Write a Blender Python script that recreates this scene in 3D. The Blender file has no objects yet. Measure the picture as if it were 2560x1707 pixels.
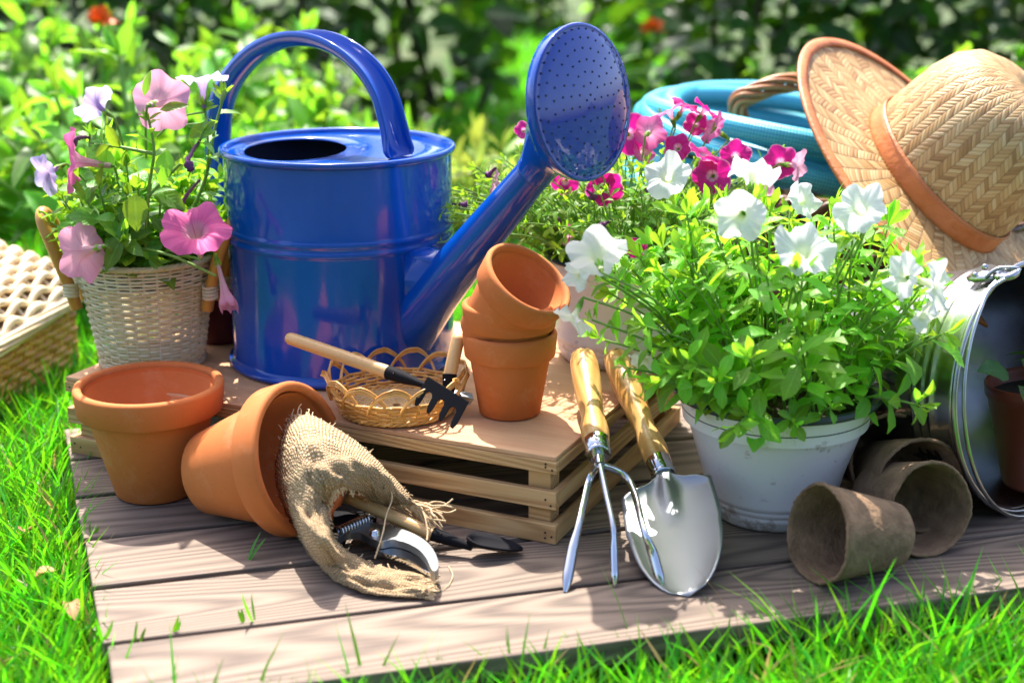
import bpy, math, random
import numpy as np
from mathutils import Vector, Matrix

random.seed(7); rng = np.random.default_rng(7)
PI = math.pi
scn = bpy.context.scene
COL = scn.collection

# ------------------------------------------------------------------ camera
FPX, PITCH, CH = 3600.0, math.radians(16.7), 0.53
FW = Vector((0, math.cos(PITCH), -math.sin(PITCH)))
UP = Vector((0, math.sin(PITCH), math.cos(PITCH)))
RT = Vector((1, 0, 0))
CAM = Vector((0, 0, CH))
def ray(x, y): return FW*FPX + RT*(x-1280) + UP*(853.5-y)
def G(x, y, z=0.0):
    d = ray(x, y); return CAM + d*((z-CH)/d.z)
def PY(x, y, Y):
    d = ray(x, y); return CAM + d*(Y/d.y)
def CV(r, u, t):                      # direction given as right / up / towards viewer
    return (RT*r + UP*u - FW*t).normalized()

cd = bpy.data.cameras.new('camera'); cam = bpy.data.objects.new('camera', cd); COL.objects.link(cam)
cam.location = CAM; cam.rotation_euler = (PI/2-PITCH, 0, 0)
cd.sensor_width = 36; cd.lens = FPX/2560*36; cd.clip_start = 0.05; cd.clip_end = 200
cd.dof.use_dof = True; cd.dof.focus_distance = 1.32; cd.dof.aperture_fstop = 4.0
scn.camera = cam

# ------------------------------------------------------------------ mesh helpers
class MB:
    def __init__(s): s.v = []; s.q = []; s.t = []; s.st = []; s.n = 0
    def add(s, v, f, st=None):
        v = np.asarray(v, float).reshape(-1, 3)
        q = [x for x in f if len(x) == 4]; t = [x for x in f if len(x) == 3]
        if q: s.q.append(np.asarray(q, int)+s.n)
        if t: s.t.append(np.asarray(t, int)+s.n)
        for x in f:
            if len(x) > 4:
                for i in range(1, len(x)-1): s.t.append(np.array([[x[0], x[i], x[i+1]]])+s.n)
        s.v.append(v); s.st.append(np.zeros((len(v), 2)) if st is None else np.asarray(st, float).reshape(-1, 2))
        s.n += len(v)
    def addq(s, v, q, st=None):
        s.q.append(q+s.n); s.v.append(v); s.st.append(np.zeros((len(v), 2)) if st is None else st); s.n += len(v)
    def mesh(s, name, mat, smooth=True):
        me = bpy.data.meshes.new(name)
        V = np.concatenate(s.v)
        Q = np.concatenate(s.q) if s.q else np.zeros((0, 4), int)
        T = np.concatenate(s.t) if s.t else np.zeros((0, 3), int)
        me.vertices.add(len(V)); me.vertices.foreach_set('co', V.astype(np.float32).ravel())
        L = np.concatenate([Q.ravel(), T.ravel()])
        me.loops.add(len(L)); me.loops.foreach_set('vertex_index', L.astype(np.int32))
        ls = np.concatenate([np.arange(len(Q))*4, len(Q)*4+np.arange(len(T))*3])
        me.polygons.add(len(ls)); me.polygons.foreach_set('loop_start', ls.astype(np.int32))
        me.polygons.foreach_set('use_smooth', np.full(len(ls), smooth))
        me.update(calc_edges=True)
        a = me.attributes.new('st', 'FLOAT2', 'POINT')
        a.data.foreach_set('vector', np.concatenate(s.st).astype(np.float32).ravel())
        me.validate()
        if mat: me.materials.append(mat)
        return me

def obj(name, mb, mat, parent=None, smooth=True, bevel=0, loc=None, solid=0):
    me = mb.mesh(name, mat, smooth) if isinstance(mb, MB) else mb
    o = bpy.data.objects.new(name, me); COL.objects.link(o)
    if parent: o.parent = parent
    if loc is not None: o.location = loc
    if solid:
        m = o.modifiers.new('solid', 'SOLIDIFY'); m.thickness = solid; m.offset = 0
    if bevel:
        m = o.modifiers.new('bevel', 'BEVEL'); m.width = bevel; m.segments = 2; m.limit_method = 'ANGLE'; m.angle_limit = 0.6
    return o
def tag(o, label=None, cat=None, group=None, kind=None):
    if label: o['label'] = label
    if cat: o['category'] = cat
    if group: o['group'] = group
    if kind: o['kind'] = kind
    return o
def thing(name, label, cat, loc=(0, 0, 0), rot=None, group=None):
    o = bpy.data.objects.new(name, None); COL.objects.link(o); o.empty_display_size = .02
    o.location = loc
    if rot is not None: o.rotation_euler = rot
    return tag(o, label, cat, group)
def axis_rot(axis, spin=0.0):
    q = Vector(axis).normalized().to_track_quat('Z', 'Y')
    return (q.to_matrix() @ Matrix.Rotation(spin, 3, 'Z')).to_euler()
def dup(root, loc, rot, label, group=None):
    r = root.copy(); COL.objects.link(r); r.location = loc; r.rotation_euler = rot; r['label'] = label
    if group: r['group'] = group
    for ch in list(root.children):
        c = ch.copy(); COL.objects.link(c); c.parent = r
        for g in ch.children:
            d = g.copy(); COL.objects.link(d); d.parent = c
    return r

def box(mb, lo, hi, M=None):
    x0, y0, z0 = lo; x1, y1, z1 = hi
    v = [(x0,y0,z0),(x1,y0,z0),(x1,y1,z0),(x0,y1,z0),(x0,y0,z1),(x1,y0,z1),(x1,y1,z1),(x0,y1,z1)]
    if M is not None: v = [tuple(M @ Vector(p)) for p in v]
    mb.add(v, [(0,3,2,1),(4,5,6,7),(0,1,5,4),(1,2,6,5),(2,3,7,6),(3,0,4,7)])
def lathe(mb, prof, n=64, closed=False, wob=None, seam=False):
    prof = np.array(prof, float); k = len(prof); m = n+1 if seam else n
    th = np.arange(m)*2*PI/n
    r = prof[:, 0][:, None]*np.ones(m); z = prof[:, 1][:, None]*np.ones(m)
    if wob is not None: r, z = wob(r, z, th[None, :])
    V = np.stack([r*np.cos(th), r*np.sin(th), z], -1).reshape(-1, 3)
    s = np.concatenate([[0], np.cumsum(np.hypot(*np.diff(prof, axis=0).T))])
    st = np.stack([np.ones(k)[:, None]*th/(2*PI), s[:, None]*np.ones(m)], -1).reshape(-1, 2)
    f = []
    for i in range(k if closed else k-1):
        a, b = i*m, ((i+1) % k)*m
        for j in range(n):
            j2 = j+1 if seam else (j+1) % n
            f.append((a+j, a+j2, b+j2, b+j))
    mb.add(V, f, st)
def disc(mb, r, z, n=48, up=True):
    v = [(r*math.cos(i*2*PI/n), r*math.sin(i*2*PI/n), z) for i in range(n)]+[(0, 0, z)]
    mb.add(v, [((i, (i+1) % n, n) if up else ((i+1) % n, i, n)) for i in range(n)])
def cr(pts, n=8, closed=False):       # Catmull-Rom
    P = np.array([tuple(p) for p in pts], float); out = []
    m = len(P)
    g = (lambda i: P[i % m]) if closed else (lambda i: P[min(max(i, 0), m-1)])
    for i in range(m if closed else m-1):
        p0, p1, p2, p3 = g(i-1), g(i), g(i+1), g(i+2)
        for k in range(n):
            t = k/n
            out.append(.5*((2*p1)+(-p0+p2)*t+(2*p0-5*p1+4*p2-p3)*t*t+(-p0+3*p1-3*p2+p3)*t**3))
    if not closed: out.append(P[-1])
    return np.array(out)
def frames(P, closed=False):
    T = np.gradient(P, axis=0)
    if closed: T = (np.roll(P, -1, 0)-np.roll(P, 1, 0))
    T /= np.linalg.norm(T, axis=1)[:, None]+1e-12
    a = np.array([0, 0, 1.0]) if abs(T[0][2]) < .9 else np.array([1.0, 0, 0])
    N = np.zeros_like(T); n = np.cross(T[0], a); n /= np.linalg.norm(n)
    for i in range(len(P)):
        n = n-T[i]*(n@T[i]); n /= np.linalg.norm(n)+1e-12; N[i] = n
    return T, N, np.cross(T, N)
def tube(mb, P, r, n=8, closed=False, cap=True, flat=1.0):
    P = np.asarray(P, float); T, N, B = frames(P, closed); k = len(P)
    r = np.ones(k)*r if np.isscalar(r) else np.asarray(r, float)
    th = np.arange(n)*2*PI/n
    V = P[:, None]+r[:, None, None]*(np.cos(th)[None, :, None]*N[:, None]+flat*np.sin(th)[None, :, None]*B[:, None])
    L = np.concatenate([[0], np.cumsum(np.linalg.norm(np.diff(P, axis=0), axis=1))])
    st = np.stack([np.ones(k)[:, None]*th/(2*PI), L[:, None]*np.ones(n)], -1)
    i = np.arange(k if closed else k-1)[:, None]; j = np.arange(n)[None]
    i2 = (i+1) % k; j2 = (j+1) % n
    q = np.stack([i*n+j, i*n+j2, i2*n+j2, i2*n+j], -1).reshape(-1, 4)
    base = mb.n
    mb.addq(V.reshape(-1, 3), q, st.reshape(-1, 2))
    if cap and not closed:
        mb.add([V[0].mean(0), *V[0]], [(0, jj+1, (jj+1) % n+1)[::-1] for jj in range(n)])
        mb.add([V[-1].mean(0), *V[-1]], [(0, jj+1, (jj+1) % n+1) for jj in range(n)])
def plate(mb, outline, up, thick):    # flat outline (3-D points in order) given a thickness along up
    P = [Vector(p) for p in outline]; up = Vector(up).normalized()*thick; n = len(P)
    v = [tuple(p) for p in P]+[tuple(p+up) for p in P]
    from mathutils.geometry import tessellate_polygon
    tr = tessellate_polygon([P])
    nrm = Vector((0, 0, 0))
    for i in range(n): nrm += P[i].cross(P[(i+1) % n])
    flip = nrm.dot(up) < 0
    f = []
    for a, b, c in tr:
        g = (P[b]-P[a]).cross(P[c]-P[a]).dot(up)
        if g < 0: b, c = c, b
        f.append((a+n, b+n, c+n)); f.append((a, c, b))
    for i in range(n):
        j = (i+1) % n
        f.append((j, i, i+n, j+n) if flip else (i, j, j+n, i+n))
    mb.add(v, f)

# leaf: curved, folded blade
_T = np.linspace(0, 1, 6); _S = np.array([-1, 0, 1.0])
_LQ = np.array([[i*3+j, i*3+j+1, (i+1)*3+j+1, (i+1)*3+j] for i in range(5) for j in range(2)])
def leaf(mb, base, d, up, L, W, curl=.3, fold=.25, shape='ov', twist=0.0):
    d = np.asarray(d, float); d = d/np.linalg.norm(d)
    up = np.asarray(up, float); s = np.cross(d, up); ns = np.linalg.norm(s)
    if ns < 1e-4: s = np.cross(d, [1, .3, .2]); ns = np.linalg.norm(s)
    s /= ns; n = np.cross(s, d)
    t = _T
    if shape == 'ov': w = np.sin(PI*np.clip(t, 0, 1)**.8)**.75*(1-.15*t); w[0] = .06; w[-1] = .02
    elif shape == 'ob': w = np.array([.12, .3, .62, .95, .85, .1])
    elif shape == 'ln': w = np.array([.25, .7, .95, .9, .6, .03])
    else: w = np.array([.3, .95, 1.0, .8, .45, .02])
    ang = curl*t
    al = L*np.where(abs(curl) < 1e-3, t, np.sin(ang)/max(abs(curl), 1e-3)*np.sign(curl) if curl else t)
    dn = -L*(1-np.cos(ang))/max(abs(curl), 1e-3)*np.sign(curl) if curl else 0*t
    C = np.asarray(base, float)+al[:, None]*d+dn[:, None]*n
    sw = (w*W/2)[:, None]*_S[None]
    wav = .12*W*np.sin(t*7+base[0]*90)[:, None]*np.abs(_S)[None]*w[:, None]
    V = C[:, None]+sw[..., None]*(s[None, None]*math.cos(twist)+n*math.sin(twist))+((np.abs(sw)*fold)+wav)[..., None]*n
    st = np.stack([np.abs(_S)[None]*np.ones(6)[:, None], t[:, None]*np.ones(3)], -1)
    mb.addq(V.reshape(-1, 3), _LQ, st.reshape(-1, 2))
def rdir(el0=-.3, el1=1.0):
    a = random.uniform(0, 2*PI); e = random.uniform(el0, el1)
    return np.array([math.cos(a)*math.cos(e), math.sin(a)*math.cos(e), math.sin(e)])

# ------------------------------------------------------------------ materials
def M(name):
    m = bpy.data.materials.new(name); m.use_nodes = True
    nt = m.node_tree; nt.nodes.clear()
    return m, nt
def nd(nt, typ, ins=None, **pr):
    n = nt.nodes.new('ShaderNode'+typ)
    for k, v in pr.items(): setattr(n, k, v)
    for k, v in (ins or {}).items():
        if isinstance(v, bpy.types.NodeSocket): nt.links.new(v, n.inputs[k])
        else: n.inputs[k].default_value = v
    return n
def ramp(nt, fac, stops):
    n = nd(nt, 'ValToRGB', {'Fac': fac}); e = n.color_ramp.elements
    while len(e) < len(stops): e.new(.5)
    for el, (p, c) in zip(e, stops): el.position = p; el.color = (*c, 1)
    return n.outputs['Color']
def mth(nt, op, a, b=0.0, c=0.0):
    n = nt.nodes.new('ShaderNodeMath'); n.operation = op
    for i, v in enumerate((a, b, c)):
        if isinstance(v, bpy.types.NodeSocket): nt.links.new(v, n.inputs[i])
        elif i < len(n.inputs): n.inputs[i].default_value = v
    return n.outputs[0]
def mix(nt, fac, a, b, mode='MIX'):
    n = nt.nodes.new('ShaderNodeMix'); n.data_type = 'RGBA'; n.blend_type = mode
    for k, v in ((0, fac), (6, a), (7, b)):
        if isinstance(v, bpy.types.NodeSocket): nt.links.new(v, n.inputs[k])
        else: n.inputs[k].default_value = v if k == 0 else (*v, 1)
    return n.outputs[2]
def fin(nt, shader):
    o = nt.nodes.new('ShaderNodeOutputMaterial'); nt.links.new(shader, o.inputs['Surface'])
def objco(nt, scale=(1, 1, 1), rnd=True):
    tc = nd(nt, 'TexCoord'); v = tc.outputs['Object']
    if rnd:
        oi = nd(nt, 'ObjectInfo'); c = nd(nt, 'CombineXYZ', {0: oi.outputs['Random'], 1: oi.outputs['Random'], 2: oi.outputs['Random']})
        s = nd(nt, 'VectorMath', {0: c.outputs[0], 1: (3.1, 1.7, 2.3)}, operation='MULTIPLY')
        v = nd(nt, 'VectorMath', {0: v, 1: s.outputs[0]}, operation='ADD').outputs[0]
    return nd(nt, 'Mapping', {'Vector': v, 'Scale': scale}).outputs[0]
def noise(nt, vec, scale, detail=4, rough=.55, dist=0.0):
    n = nd(nt, 'TexNoise', {'Vector': vec, 'Scale': scale, 'Detail': detail, 'Roughness': rough, 'Distortion': dist})
    return n.outputs['Fac']
def bump(nt, h, strength=.3, dist=.002, normal=None):
    i = {'Height': h, 'Strength': strength, 'Distance': dist}
    if normal is not None: i['Normal'] = normal
    return nd(nt, 'Bump', i).outputs[0]
def pbsdf(nt, col, rough=.5, normal=None, **kw):
    ins = {'Base Color': col if isinstance(col, bpy.types.NodeSocket) else (*col, 1), 'Roughness': rough}
    if normal is not None: ins['Normal'] = normal
    ins.update({k.replace('_', ' '): v for k, v in kw.items()})
    return nd(nt, 'BsdfPrincipled', ins).outputs[0]
def st_node(nt):
    a = nd(nt, 'Attribute', attribute_name='st'); s = nd(nt, 'SeparateXYZ', {0: a.outputs['Vector']})
    return s.outputs[0], s.outputs[1], a.outputs['Vector']

def m_simple(name, c1, c2, scale=30, rough=.6, bs=.2, bd=.001, stretch=(1, 1, 1), **kw):
    m, nt = M(name); v = objco(nt, stretch); f = noise(nt, v, scale)
    col = ramp(nt, f, [(.3, c1), (.7, c2)])
    fin(nt, pbsdf(nt, col, rough, bump(nt, noise(nt, v, scale*4, 3), bs, bd), **kw)); return m
def m_wood(name, dark, mid, light, ring=90., stretch=(.06, 1, 1), rough=.75, scale=1.0, bs=.35, warp=1.0, rs=.55):
    m, nt = M(name)
    v = objco(nt, stretch)
    w = mth(nt, 'MULTIPLY', noise(nt, v, 9*scale/max(1, warp), 2, .5), warp)
    v2 = nd(nt, 'VectorMath', {0: v, 1: nd(nt, 'CombineXYZ', {0: w, 1: mth(nt, 'MULTIPLY', w, .9), 2: w}).outputs[0]}, operation='ADD').outputs[0]
    sy = nd(nt, 'SeparateXYZ', {0: v2}); a = mth(nt, 'ADD', mth(nt, 'MULTIPLY', sy.outputs[1], ring), mth(nt, 'MULTIPLY', sy.outputs[2], ring*.7))
    rg = mth(nt, 'MULTIPLY_ADD', mth(nt, 'SINE', mth(nt, 'MULTIPLY', a, 4.0)), .5, .5)
    fine = noise(nt, objco(nt, (stretch[0]*.5, 1, 1)), 420*scale, 3, .6)
    f = mth(nt, 'ADD', mth(nt, 'MULTIPLY', rg, rs), mth(nt, 'MULTIPLY', fine, .5))
    col = ramp(nt, f, [(.2, dark), (.5, mid), (.85, light)])
    blot = noise(nt, objco(nt), 14*scale, 4)
    col = mix(nt, mth(nt, 'MULTIPLY', blot, .5), col, mid)
    fin(nt, pbsdf(nt, col, rough, bump(nt, f, bs, .0012))); return m
def m_leaf(name, front, trans, rough=.38, tmix=.5, var=.35, vein=True, hue=.04, spec=.5):
    m, nt = M(name)
    g = nd(nt, 'NewGeometry'); rnd = g.outputs['Random Per Island']
    sx, sy, _ = st_node(nt)
    hv = nd(nt, 'HueSaturation', {'Hue': mth(nt, 'MULTIPLY_ADD', rnd, hue, .5-hue/2), 'Value': mth(nt, 'MULTIPLY_ADD', rnd, var*2, 1-var), 'Color': (*front, 1)}).outputs[0]
    ht = nd(nt, 'HueSaturation', {'Hue': mth(nt, 'MULTIPLY_ADD', rnd, hue, .5-hue/2), 'Value': mth(nt, 'MULTIPLY_ADD', rnd, var*2, 1-var), 'Color': (*trans, 1)}).outputs[0]
    n = None
    if name == 'grass blade':
        dry = mth(nt, 'GREATER_THAN', rnd, .955); hv = mix(nt, dry, hv, (.36, .27, .10)); ht = mix(nt, dry, ht, (.4, .3, .1))
    if vein:
        rib = mth(nt, 'LESS_THAN', sx, .1)
        vn = mth(nt, 'MULTIPLY_ADD', mth(nt, 'SINE', mth(nt, 'MULTIPLY', mth(nt, 'SUBTRACT', sy, mth(nt, 'MULTIPLY', sx, .25)), 50)), .5, .5)
        hv = mix(nt, mth(nt, 'MULTIPLY', rib, .45), hv, [min(1, c*2.0+.03) for c in front])
        ht = mix(nt, mth(nt, 'MULTIPLY', mth(nt, 'POWER', vn, 6), .25), ht, [c*.6 for c in trans])
        n = bump(nt, mth(nt, 'ADD', vn, mth(nt, 'MULTIPLY', rib, -1.5)), .25, .0008)
    p = pbsdf(nt, hv, rough, n, Specular_IOR_Level=spec)
    t = nd(nt, 'BsdfTranslucent', {'Color': ht}).outputs[0]
    s = nd(nt, 'MixShader', {0: tmix, 1: p, 2: t}).outputs[0]
    fin(nt, s); return m
def m_petal(name, stops, trans, vein=None, tmix=.45):
    m, nt = M(name); sx, sy, _ = st_node(nt)
    col = ramp(nt, sx, stops)
    w = mth(nt, 'POWER', mth(nt, 'ABSOLUTE', mth(nt, 'COSINE', mth(nt, 'MULTIPLY', sy, 2*PI*12.5))), 10)
    w2 = mth(nt, 'POWER', mth(nt, 'ABSOLUTE', mth(nt, 'COSINE', mth(nt, 'MULTIPLY', sy, 2*PI*2.5))), 40)
    w = mth(nt, 'MAXIMUM', mth(nt, 'MULTIPLY', w, .5), w2)
    if vein: col = mix(nt, mth(nt, 'MULTIPLY', w, mth(nt, 'MULTIPLY_ADD', sx, -.8, 1.0)), col, vein)
    b = bump(nt, w, .4, .001)
    p = pbsdf(nt, col, .6, b)
    t = nd(nt, 'BsdfTranslucent', {'Color': mix(nt, .5, col, trans)}).outputs[0]
    fin(nt, nd(nt, 'MixShader', {0: tmix, 1: p, 2: t}).outputs[0]); return m
def m_cane(name, c1, c2, rough=.45, tr=.0):
    m, nt = M(name); sx, sy, _ = st_node(nt)
    g = nd(nt, 'NewGeometry'); v = objco(nt, (1, 1, 1))
    f = mth(nt, 'ADD', mth(nt, 'MULTIPLY', noise(nt, v, 60, 3), .6), mth(nt, 'MULTIPLY', g.outputs['Random Per Island'], .45))
    col = ramp(nt, f, [(.3, c1), (.75, c2)])
    p = pbsdf(nt, col, rough, bump(nt, noise(nt, v, 300, 2), .15, .0006))
    if tr: p = nd(nt, 'MixShader', {0: tr, 1: p, 2: nd(nt, 'BsdfTranslucent', {'Color': col}).outputs[0]}).outputs[0]
    fin(nt, p); return m
def m_plain(name, col, rough=.5, **kw):
    m, nt = M(name); f = noise(nt, objco(nt), 25, 3)
    c = mix(nt, mth(nt, 'MULTIPLY', f, .3), col, [x*.75 for x in col])
    fin(nt, pbsdf(nt, c, rough, bump(nt, noise(nt, objco(nt), 180, 2), .06, .0005), **kw)); return m

m_deck = m_wood('weathered deck wood', (.060, .042, .033), (.185, .134, .100), (.285, .218, .165), ring=42, bs=.5, warp=2.2, rs=.36)
m_pine = m_wood('pale pine', (.36, .185, .070), (.54, .31, .125), (.66, .42, .19), ring=50)
m_ply = m_simple('crate top plywood', (.52, .27, .135), (.62, .36, .19), 45, .8, .2, .0008, (.3, 2, 1))
m_varn = m_wood('varnished handle wood', (.42, .20, .05), (.58, .31, .095), (.68, .42, .16), ring=40, rough=.3, stretch=(1, 1, .08), bs=.1)
m_bamboo = m_wood('light tool handle wood', (.50, .28, .10), (.62, .38, .15), (.70, .46, .22), ring=30, rough=.4, stretch=(1, 1, .05), bs=.1)
def m_terra_f():
    m, nt = M('terracotta'); v = objco(nt)
    f = noise(nt, v, 16, 5, .6); col = ramp(nt, f, [(.25, (.50, .132, .025)), (.55, (.545, .150, .031)), (.8, (.58, .172, .042))])
    lime = mth(nt, 'MULTIPLY', mth(nt, 'MAXIMUM', mth(nt, 'SUBTRACT', noise(nt, v, 26, 6, .7), .56), 0.0), 1.6)
    col = mix(nt, lime, col, (.66, .36, .19))
    sp = mth(nt, 'GREATER_THAN', noise(nt, v, 240, 2), .70)
    col = mix(nt, mth(nt, 'MULTIPLY', sp, .35), col, (.30, .09, .03))
    fin(nt, pbsdf(nt, col, .82, bump(nt, noise(nt, v, 330, 4), .18, .0006))); return m
m_terra = m_terra_f()
def m_paint_f():
    m, nt = M('glossy blue paint'); v = objco(nt)
    f = noise(nt, v, 10, 3); col = ramp(nt, f, [(.3, (.001, .052, .33)), (.7, (.002, .070, .42))])
    b = bump(nt, noise(nt, v, 22, 2), .05, .003, bump(nt, noise(nt, objco(nt, (1, 1, 3)), 500, 2), .03, .0004))
    fin(nt, pbsdf(nt, col, .13, b, Coat_Weight=.3, Coat_Roughness=.05, Specular_IOR_Level=.4)); return m
m_paint = m_paint_f()
m_hole = m_plain('dark hole', (.006, .008, .02), .9)
m_white_wick = m_cane('bleached white wicker', (.86, .76, .55), (.96, .91, .76), .45, .5)
m_gold_wick = m_cane('golden cane', (.50, .22, .045), (.80, .45, .13), .35)
m_honey = m_cane('honey bentwood', (.36, .15, .02), (.52, .25, .05), .35)
m_brown_wick = m_cane('dark brown wicker', (.07, .028, .011), (.16, .07, .028), .4)
m_straps = m_cane('orange brown willow', (.26, .085, .02), (.46, .18, .05), .4)
m_tray_wick = m_cane('cream willow', (.52, .38, .22), (.82, .68, .46))
m_steel = m_plain('brushed steel', (.27, .29, .31), .4, Metallic=1.0)
m_chrome = m_plain('chrome', (.62, .63, .65), .08, Metallic=1.0)
m_blk = m_plain('black enamel', (.008, .008, .011), .7, Specular_IOR_Level=.1)
m_galv = m_simple('galvanised steel', (.30, .31, .32), (.50, .51, .53), 22, .26, .12, .001, (1, 1, 1), Metallic=1.0)
def m_whitep_f():
    m, nt = M('white plastic'); v = objco(nt); f = noise(nt, v, 25, 3)
    col = mix(nt, mth(nt, 'MULTIPLY', f, .2), (.80, .755, .76), (.66, .62, .62))
    z = nd(nt, 'SeparateXYZ', {0: nd(nt, 'TexCoord').outputs['Object']}).outputs[2]
    low = mth(nt, 'MAXIMUM', mth(nt, 'SUBTRACT', 1.0, mth(nt, 'DIVIDE', z, .035)), 0.0)
    dirt = mth(nt, 'MINIMUM', mth(nt, 'MULTIPLY', mth(nt, 'MAXIMUM', mth(nt, 'SUBTRACT', mth(nt, 'ADD', noise(nt, v, 55, 6, .7), mth(nt, 'MULTIPLY', low, .16)), .60), 0.0), 6.0), .6)
    col = mix(nt, dirt, col, (.26, .18, .12))
    fin(nt, pbsdf(nt, col, .42, bump(nt, noise(nt, v, 180, 2), .06, .0005))); return m
m_whitep = m_whitep_f()
m_rimgrey = m_plain('grey plastic rim', (.028, .036, .050), .5)
m_soil = m_simple('potting soil', (.012, .008, .006), (.05, .033, .022), 90, .95, 1.0, .006)
m_burg = m_plain('burgundy plastic', (.10, .016, .022), .22)
m_redp = m_plain('red brown plastic', (.20, .042, .018), .3)
m_peat = m_simple('peat fibre', (.13, .075, .040), (.27, .165, .095), 55, .95, .9, .002)
m_thread = m_plain('jute thread', (.66, .49, .29), .9)
m_leather = m_simple('orange leather band', (.42, .115, .025), (.58, .19, .055), 30, .5, .4, .003)
m_grass = m_leaf('grass blade', (.055, .25, .008), (.19, .66, .012), .4, .5, .35, False, .05)
m_left_leaf = m_leaf('petunia leaf', (.11, .27, .035), (.42, .76, .03), .42, .42)
m_white_leaf = m_leaf('pale petunia leaf', (.145, .36, .028), (.46, .85, .04), .45, .5)
m_rear_leaf = m_leaf('small petunia leaf', (.12, .27, .02), (.42, .72, .025), .42, .48)
m_sage = m_leaf('sage leaf', (.095, .25, .025), (.36, .74, .035), .42, .46, .45)
m_hosta = m_leaf('pale lily leaf', (.24, .34, .09), (.50, .66, .08), .42, .42)
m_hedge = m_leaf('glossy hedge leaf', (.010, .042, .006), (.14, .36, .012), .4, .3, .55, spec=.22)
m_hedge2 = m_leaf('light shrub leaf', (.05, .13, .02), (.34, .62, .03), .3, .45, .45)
m_bucket_leaf = m_leaf('seedling leaf', (.05, .16, .02), (.22, .52, .03), .4, .45)
m_stem = m_plain('green stem', (.16, .30, .05), .5)
m_twig = m_plain('brown twig', (.06, .042, .025), .8)
m_pink = m_petal('pink petal', [(.0, (.75, .75, .5)), (.2, (.70, .40, .42)), (.45, (.82, .09, .33)), (1, (.86, .14, .40))], (.85, .25, .5), (.55, .05, .22))
m_pale = m_petal('pale pink petal', [(.0, (.8, .75, .6)), (.25, (.72, .42, .50)), (1, (.70, .30, .46))], (.85, .40, .55), (.62, .2, .36))
m_lav = m_petal('lavender petal', [(.0, (.25, .10, .3)), (.25, (.40, .25, .55)), (1, (.50, .44, .76))], (.65, .58, .85), (.20, .06, .28))
m_mag = m_petal('magenta petal', [(.0, (.8, .8, .55)), (.2, (.78, .66, .72)), (.34, (.56, .012, .22)), (.93, (.58, .010, .24)), (1, (.75, .45, .6))], (.75, .01, .30), (.35, .0, .12))
m_mpink = m_petal('rose petal', [(.0, (.8, .75, .7)), (.4, (.72, .30, .48)), (1, (.66, .05, .30))], (.8, .2, .45), (.5, .03, .2))
m_whitef = m_petal('white petal', [(.0, (.62, .70, .18)), (.22, (.74, .80, .55)), (.45, (.72, .74, .72)), (1, (.74, .74, .77))], (.9, .9, .88), (.66, .72, .62), .4)
m_wilt = m_petal('wilted petal', [(.0, (.5, .35, .3)), (.5, (.3, .1, .25)), (1, (.12, .03, .16))], (.3, .08, .25), (.1, .02, .1))
m_orange = m_plain('orange petal', (.85, .16, .01), .5)

# ------------------------------------------------------------------ light and sky
SUN = Vector((-.12, .46, .88)).normalized()
w = bpy.data.worlds.new('World'); scn.world = w; w.use_nodes = True
nt = w.node_tree; nt.nodes.clear()
sky = nd(nt, 'TexSky', sky_type='NISHITA', sun_disc=False)
sky.air_density = .55; sky.dust_density = 3.0; sky.ozone_density = .4
sky.sun_elevation = math.asin(SUN.z); sky.sun_rotation = math.atan2(SUN.x, SUN.y)
bg = nd(nt, 'Background', {'Color': sky.outputs[0], 'Strength': .15})
ow = nt.nodes.new('ShaderNodeOutputWorld'); nt.links.new(bg.outputs[0], ow.inputs[0])
sl = bpy.data.lights.new('sun', 'SUN'); sl.energy = 2.9; sl.angle = math.radians(.55); sl.color = (1, .94, .84)
so = bpy.data.objects.new('sun', sl); COL.objects.link(so); so.rotation_euler = SUN.to_track_quat('Z', 'Y').to_euler()
scn.view_settings.view_transform = 'Standard'; scn.view_settings.look = 'None'
scn.view_settings.exposure = 1.97; scn.view_settings.gamma = 1
scn.cycles.max_bounces = 8; scn.cycles.transparent_max_bounces = 6
try: scn.cycles.use_denoising = True
except Exception: pass

# ------------------------------------------------------------------ ground, lawn
GZ = -.045
DA = math.radians(15.0); DX = Vector((math.cos(DA), math.sin(DA), 0)); DN = Vector((-math.sin(DA), math.cos(DA), 0))
def m_ground_f():
    m, nt = M('garden soil and turf'); v = objco(nt, rnd=False)
    a = noise(nt, v, 2.2, 5); b = noise(nt, v, 60, 4)
    col = ramp(nt, a, [(.35, (.035, .05, .012)), (.55, (.06, .12, .015)), (.75, (.14, .12, .07))])
    col = mix(nt, mth(nt, 'MULTIPLY', b, .6), col, (.02, .03, .008))
    fin(nt, pbsdf(nt, col, .95, bump(nt, b, .8, .01))); return m
mb = MB(); N_ = 60
gx = np.linspace(-60, 60, N_+1); gy = np.linspace(-30, 90, N_+1)
V = np.array([(x, y, GZ) for y in gy for x in gx])
mb.addq(V, np.array([[j*(N_+1)+i, j*(N_+1)+i+1, (j+1)*(N_+1)+i+1, (j+1)*(N_+1)+i] for j in range(N_) for i in range(N_)]))
tag(obj('ground', mb, m_ground_f()), kind='structure')

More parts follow.
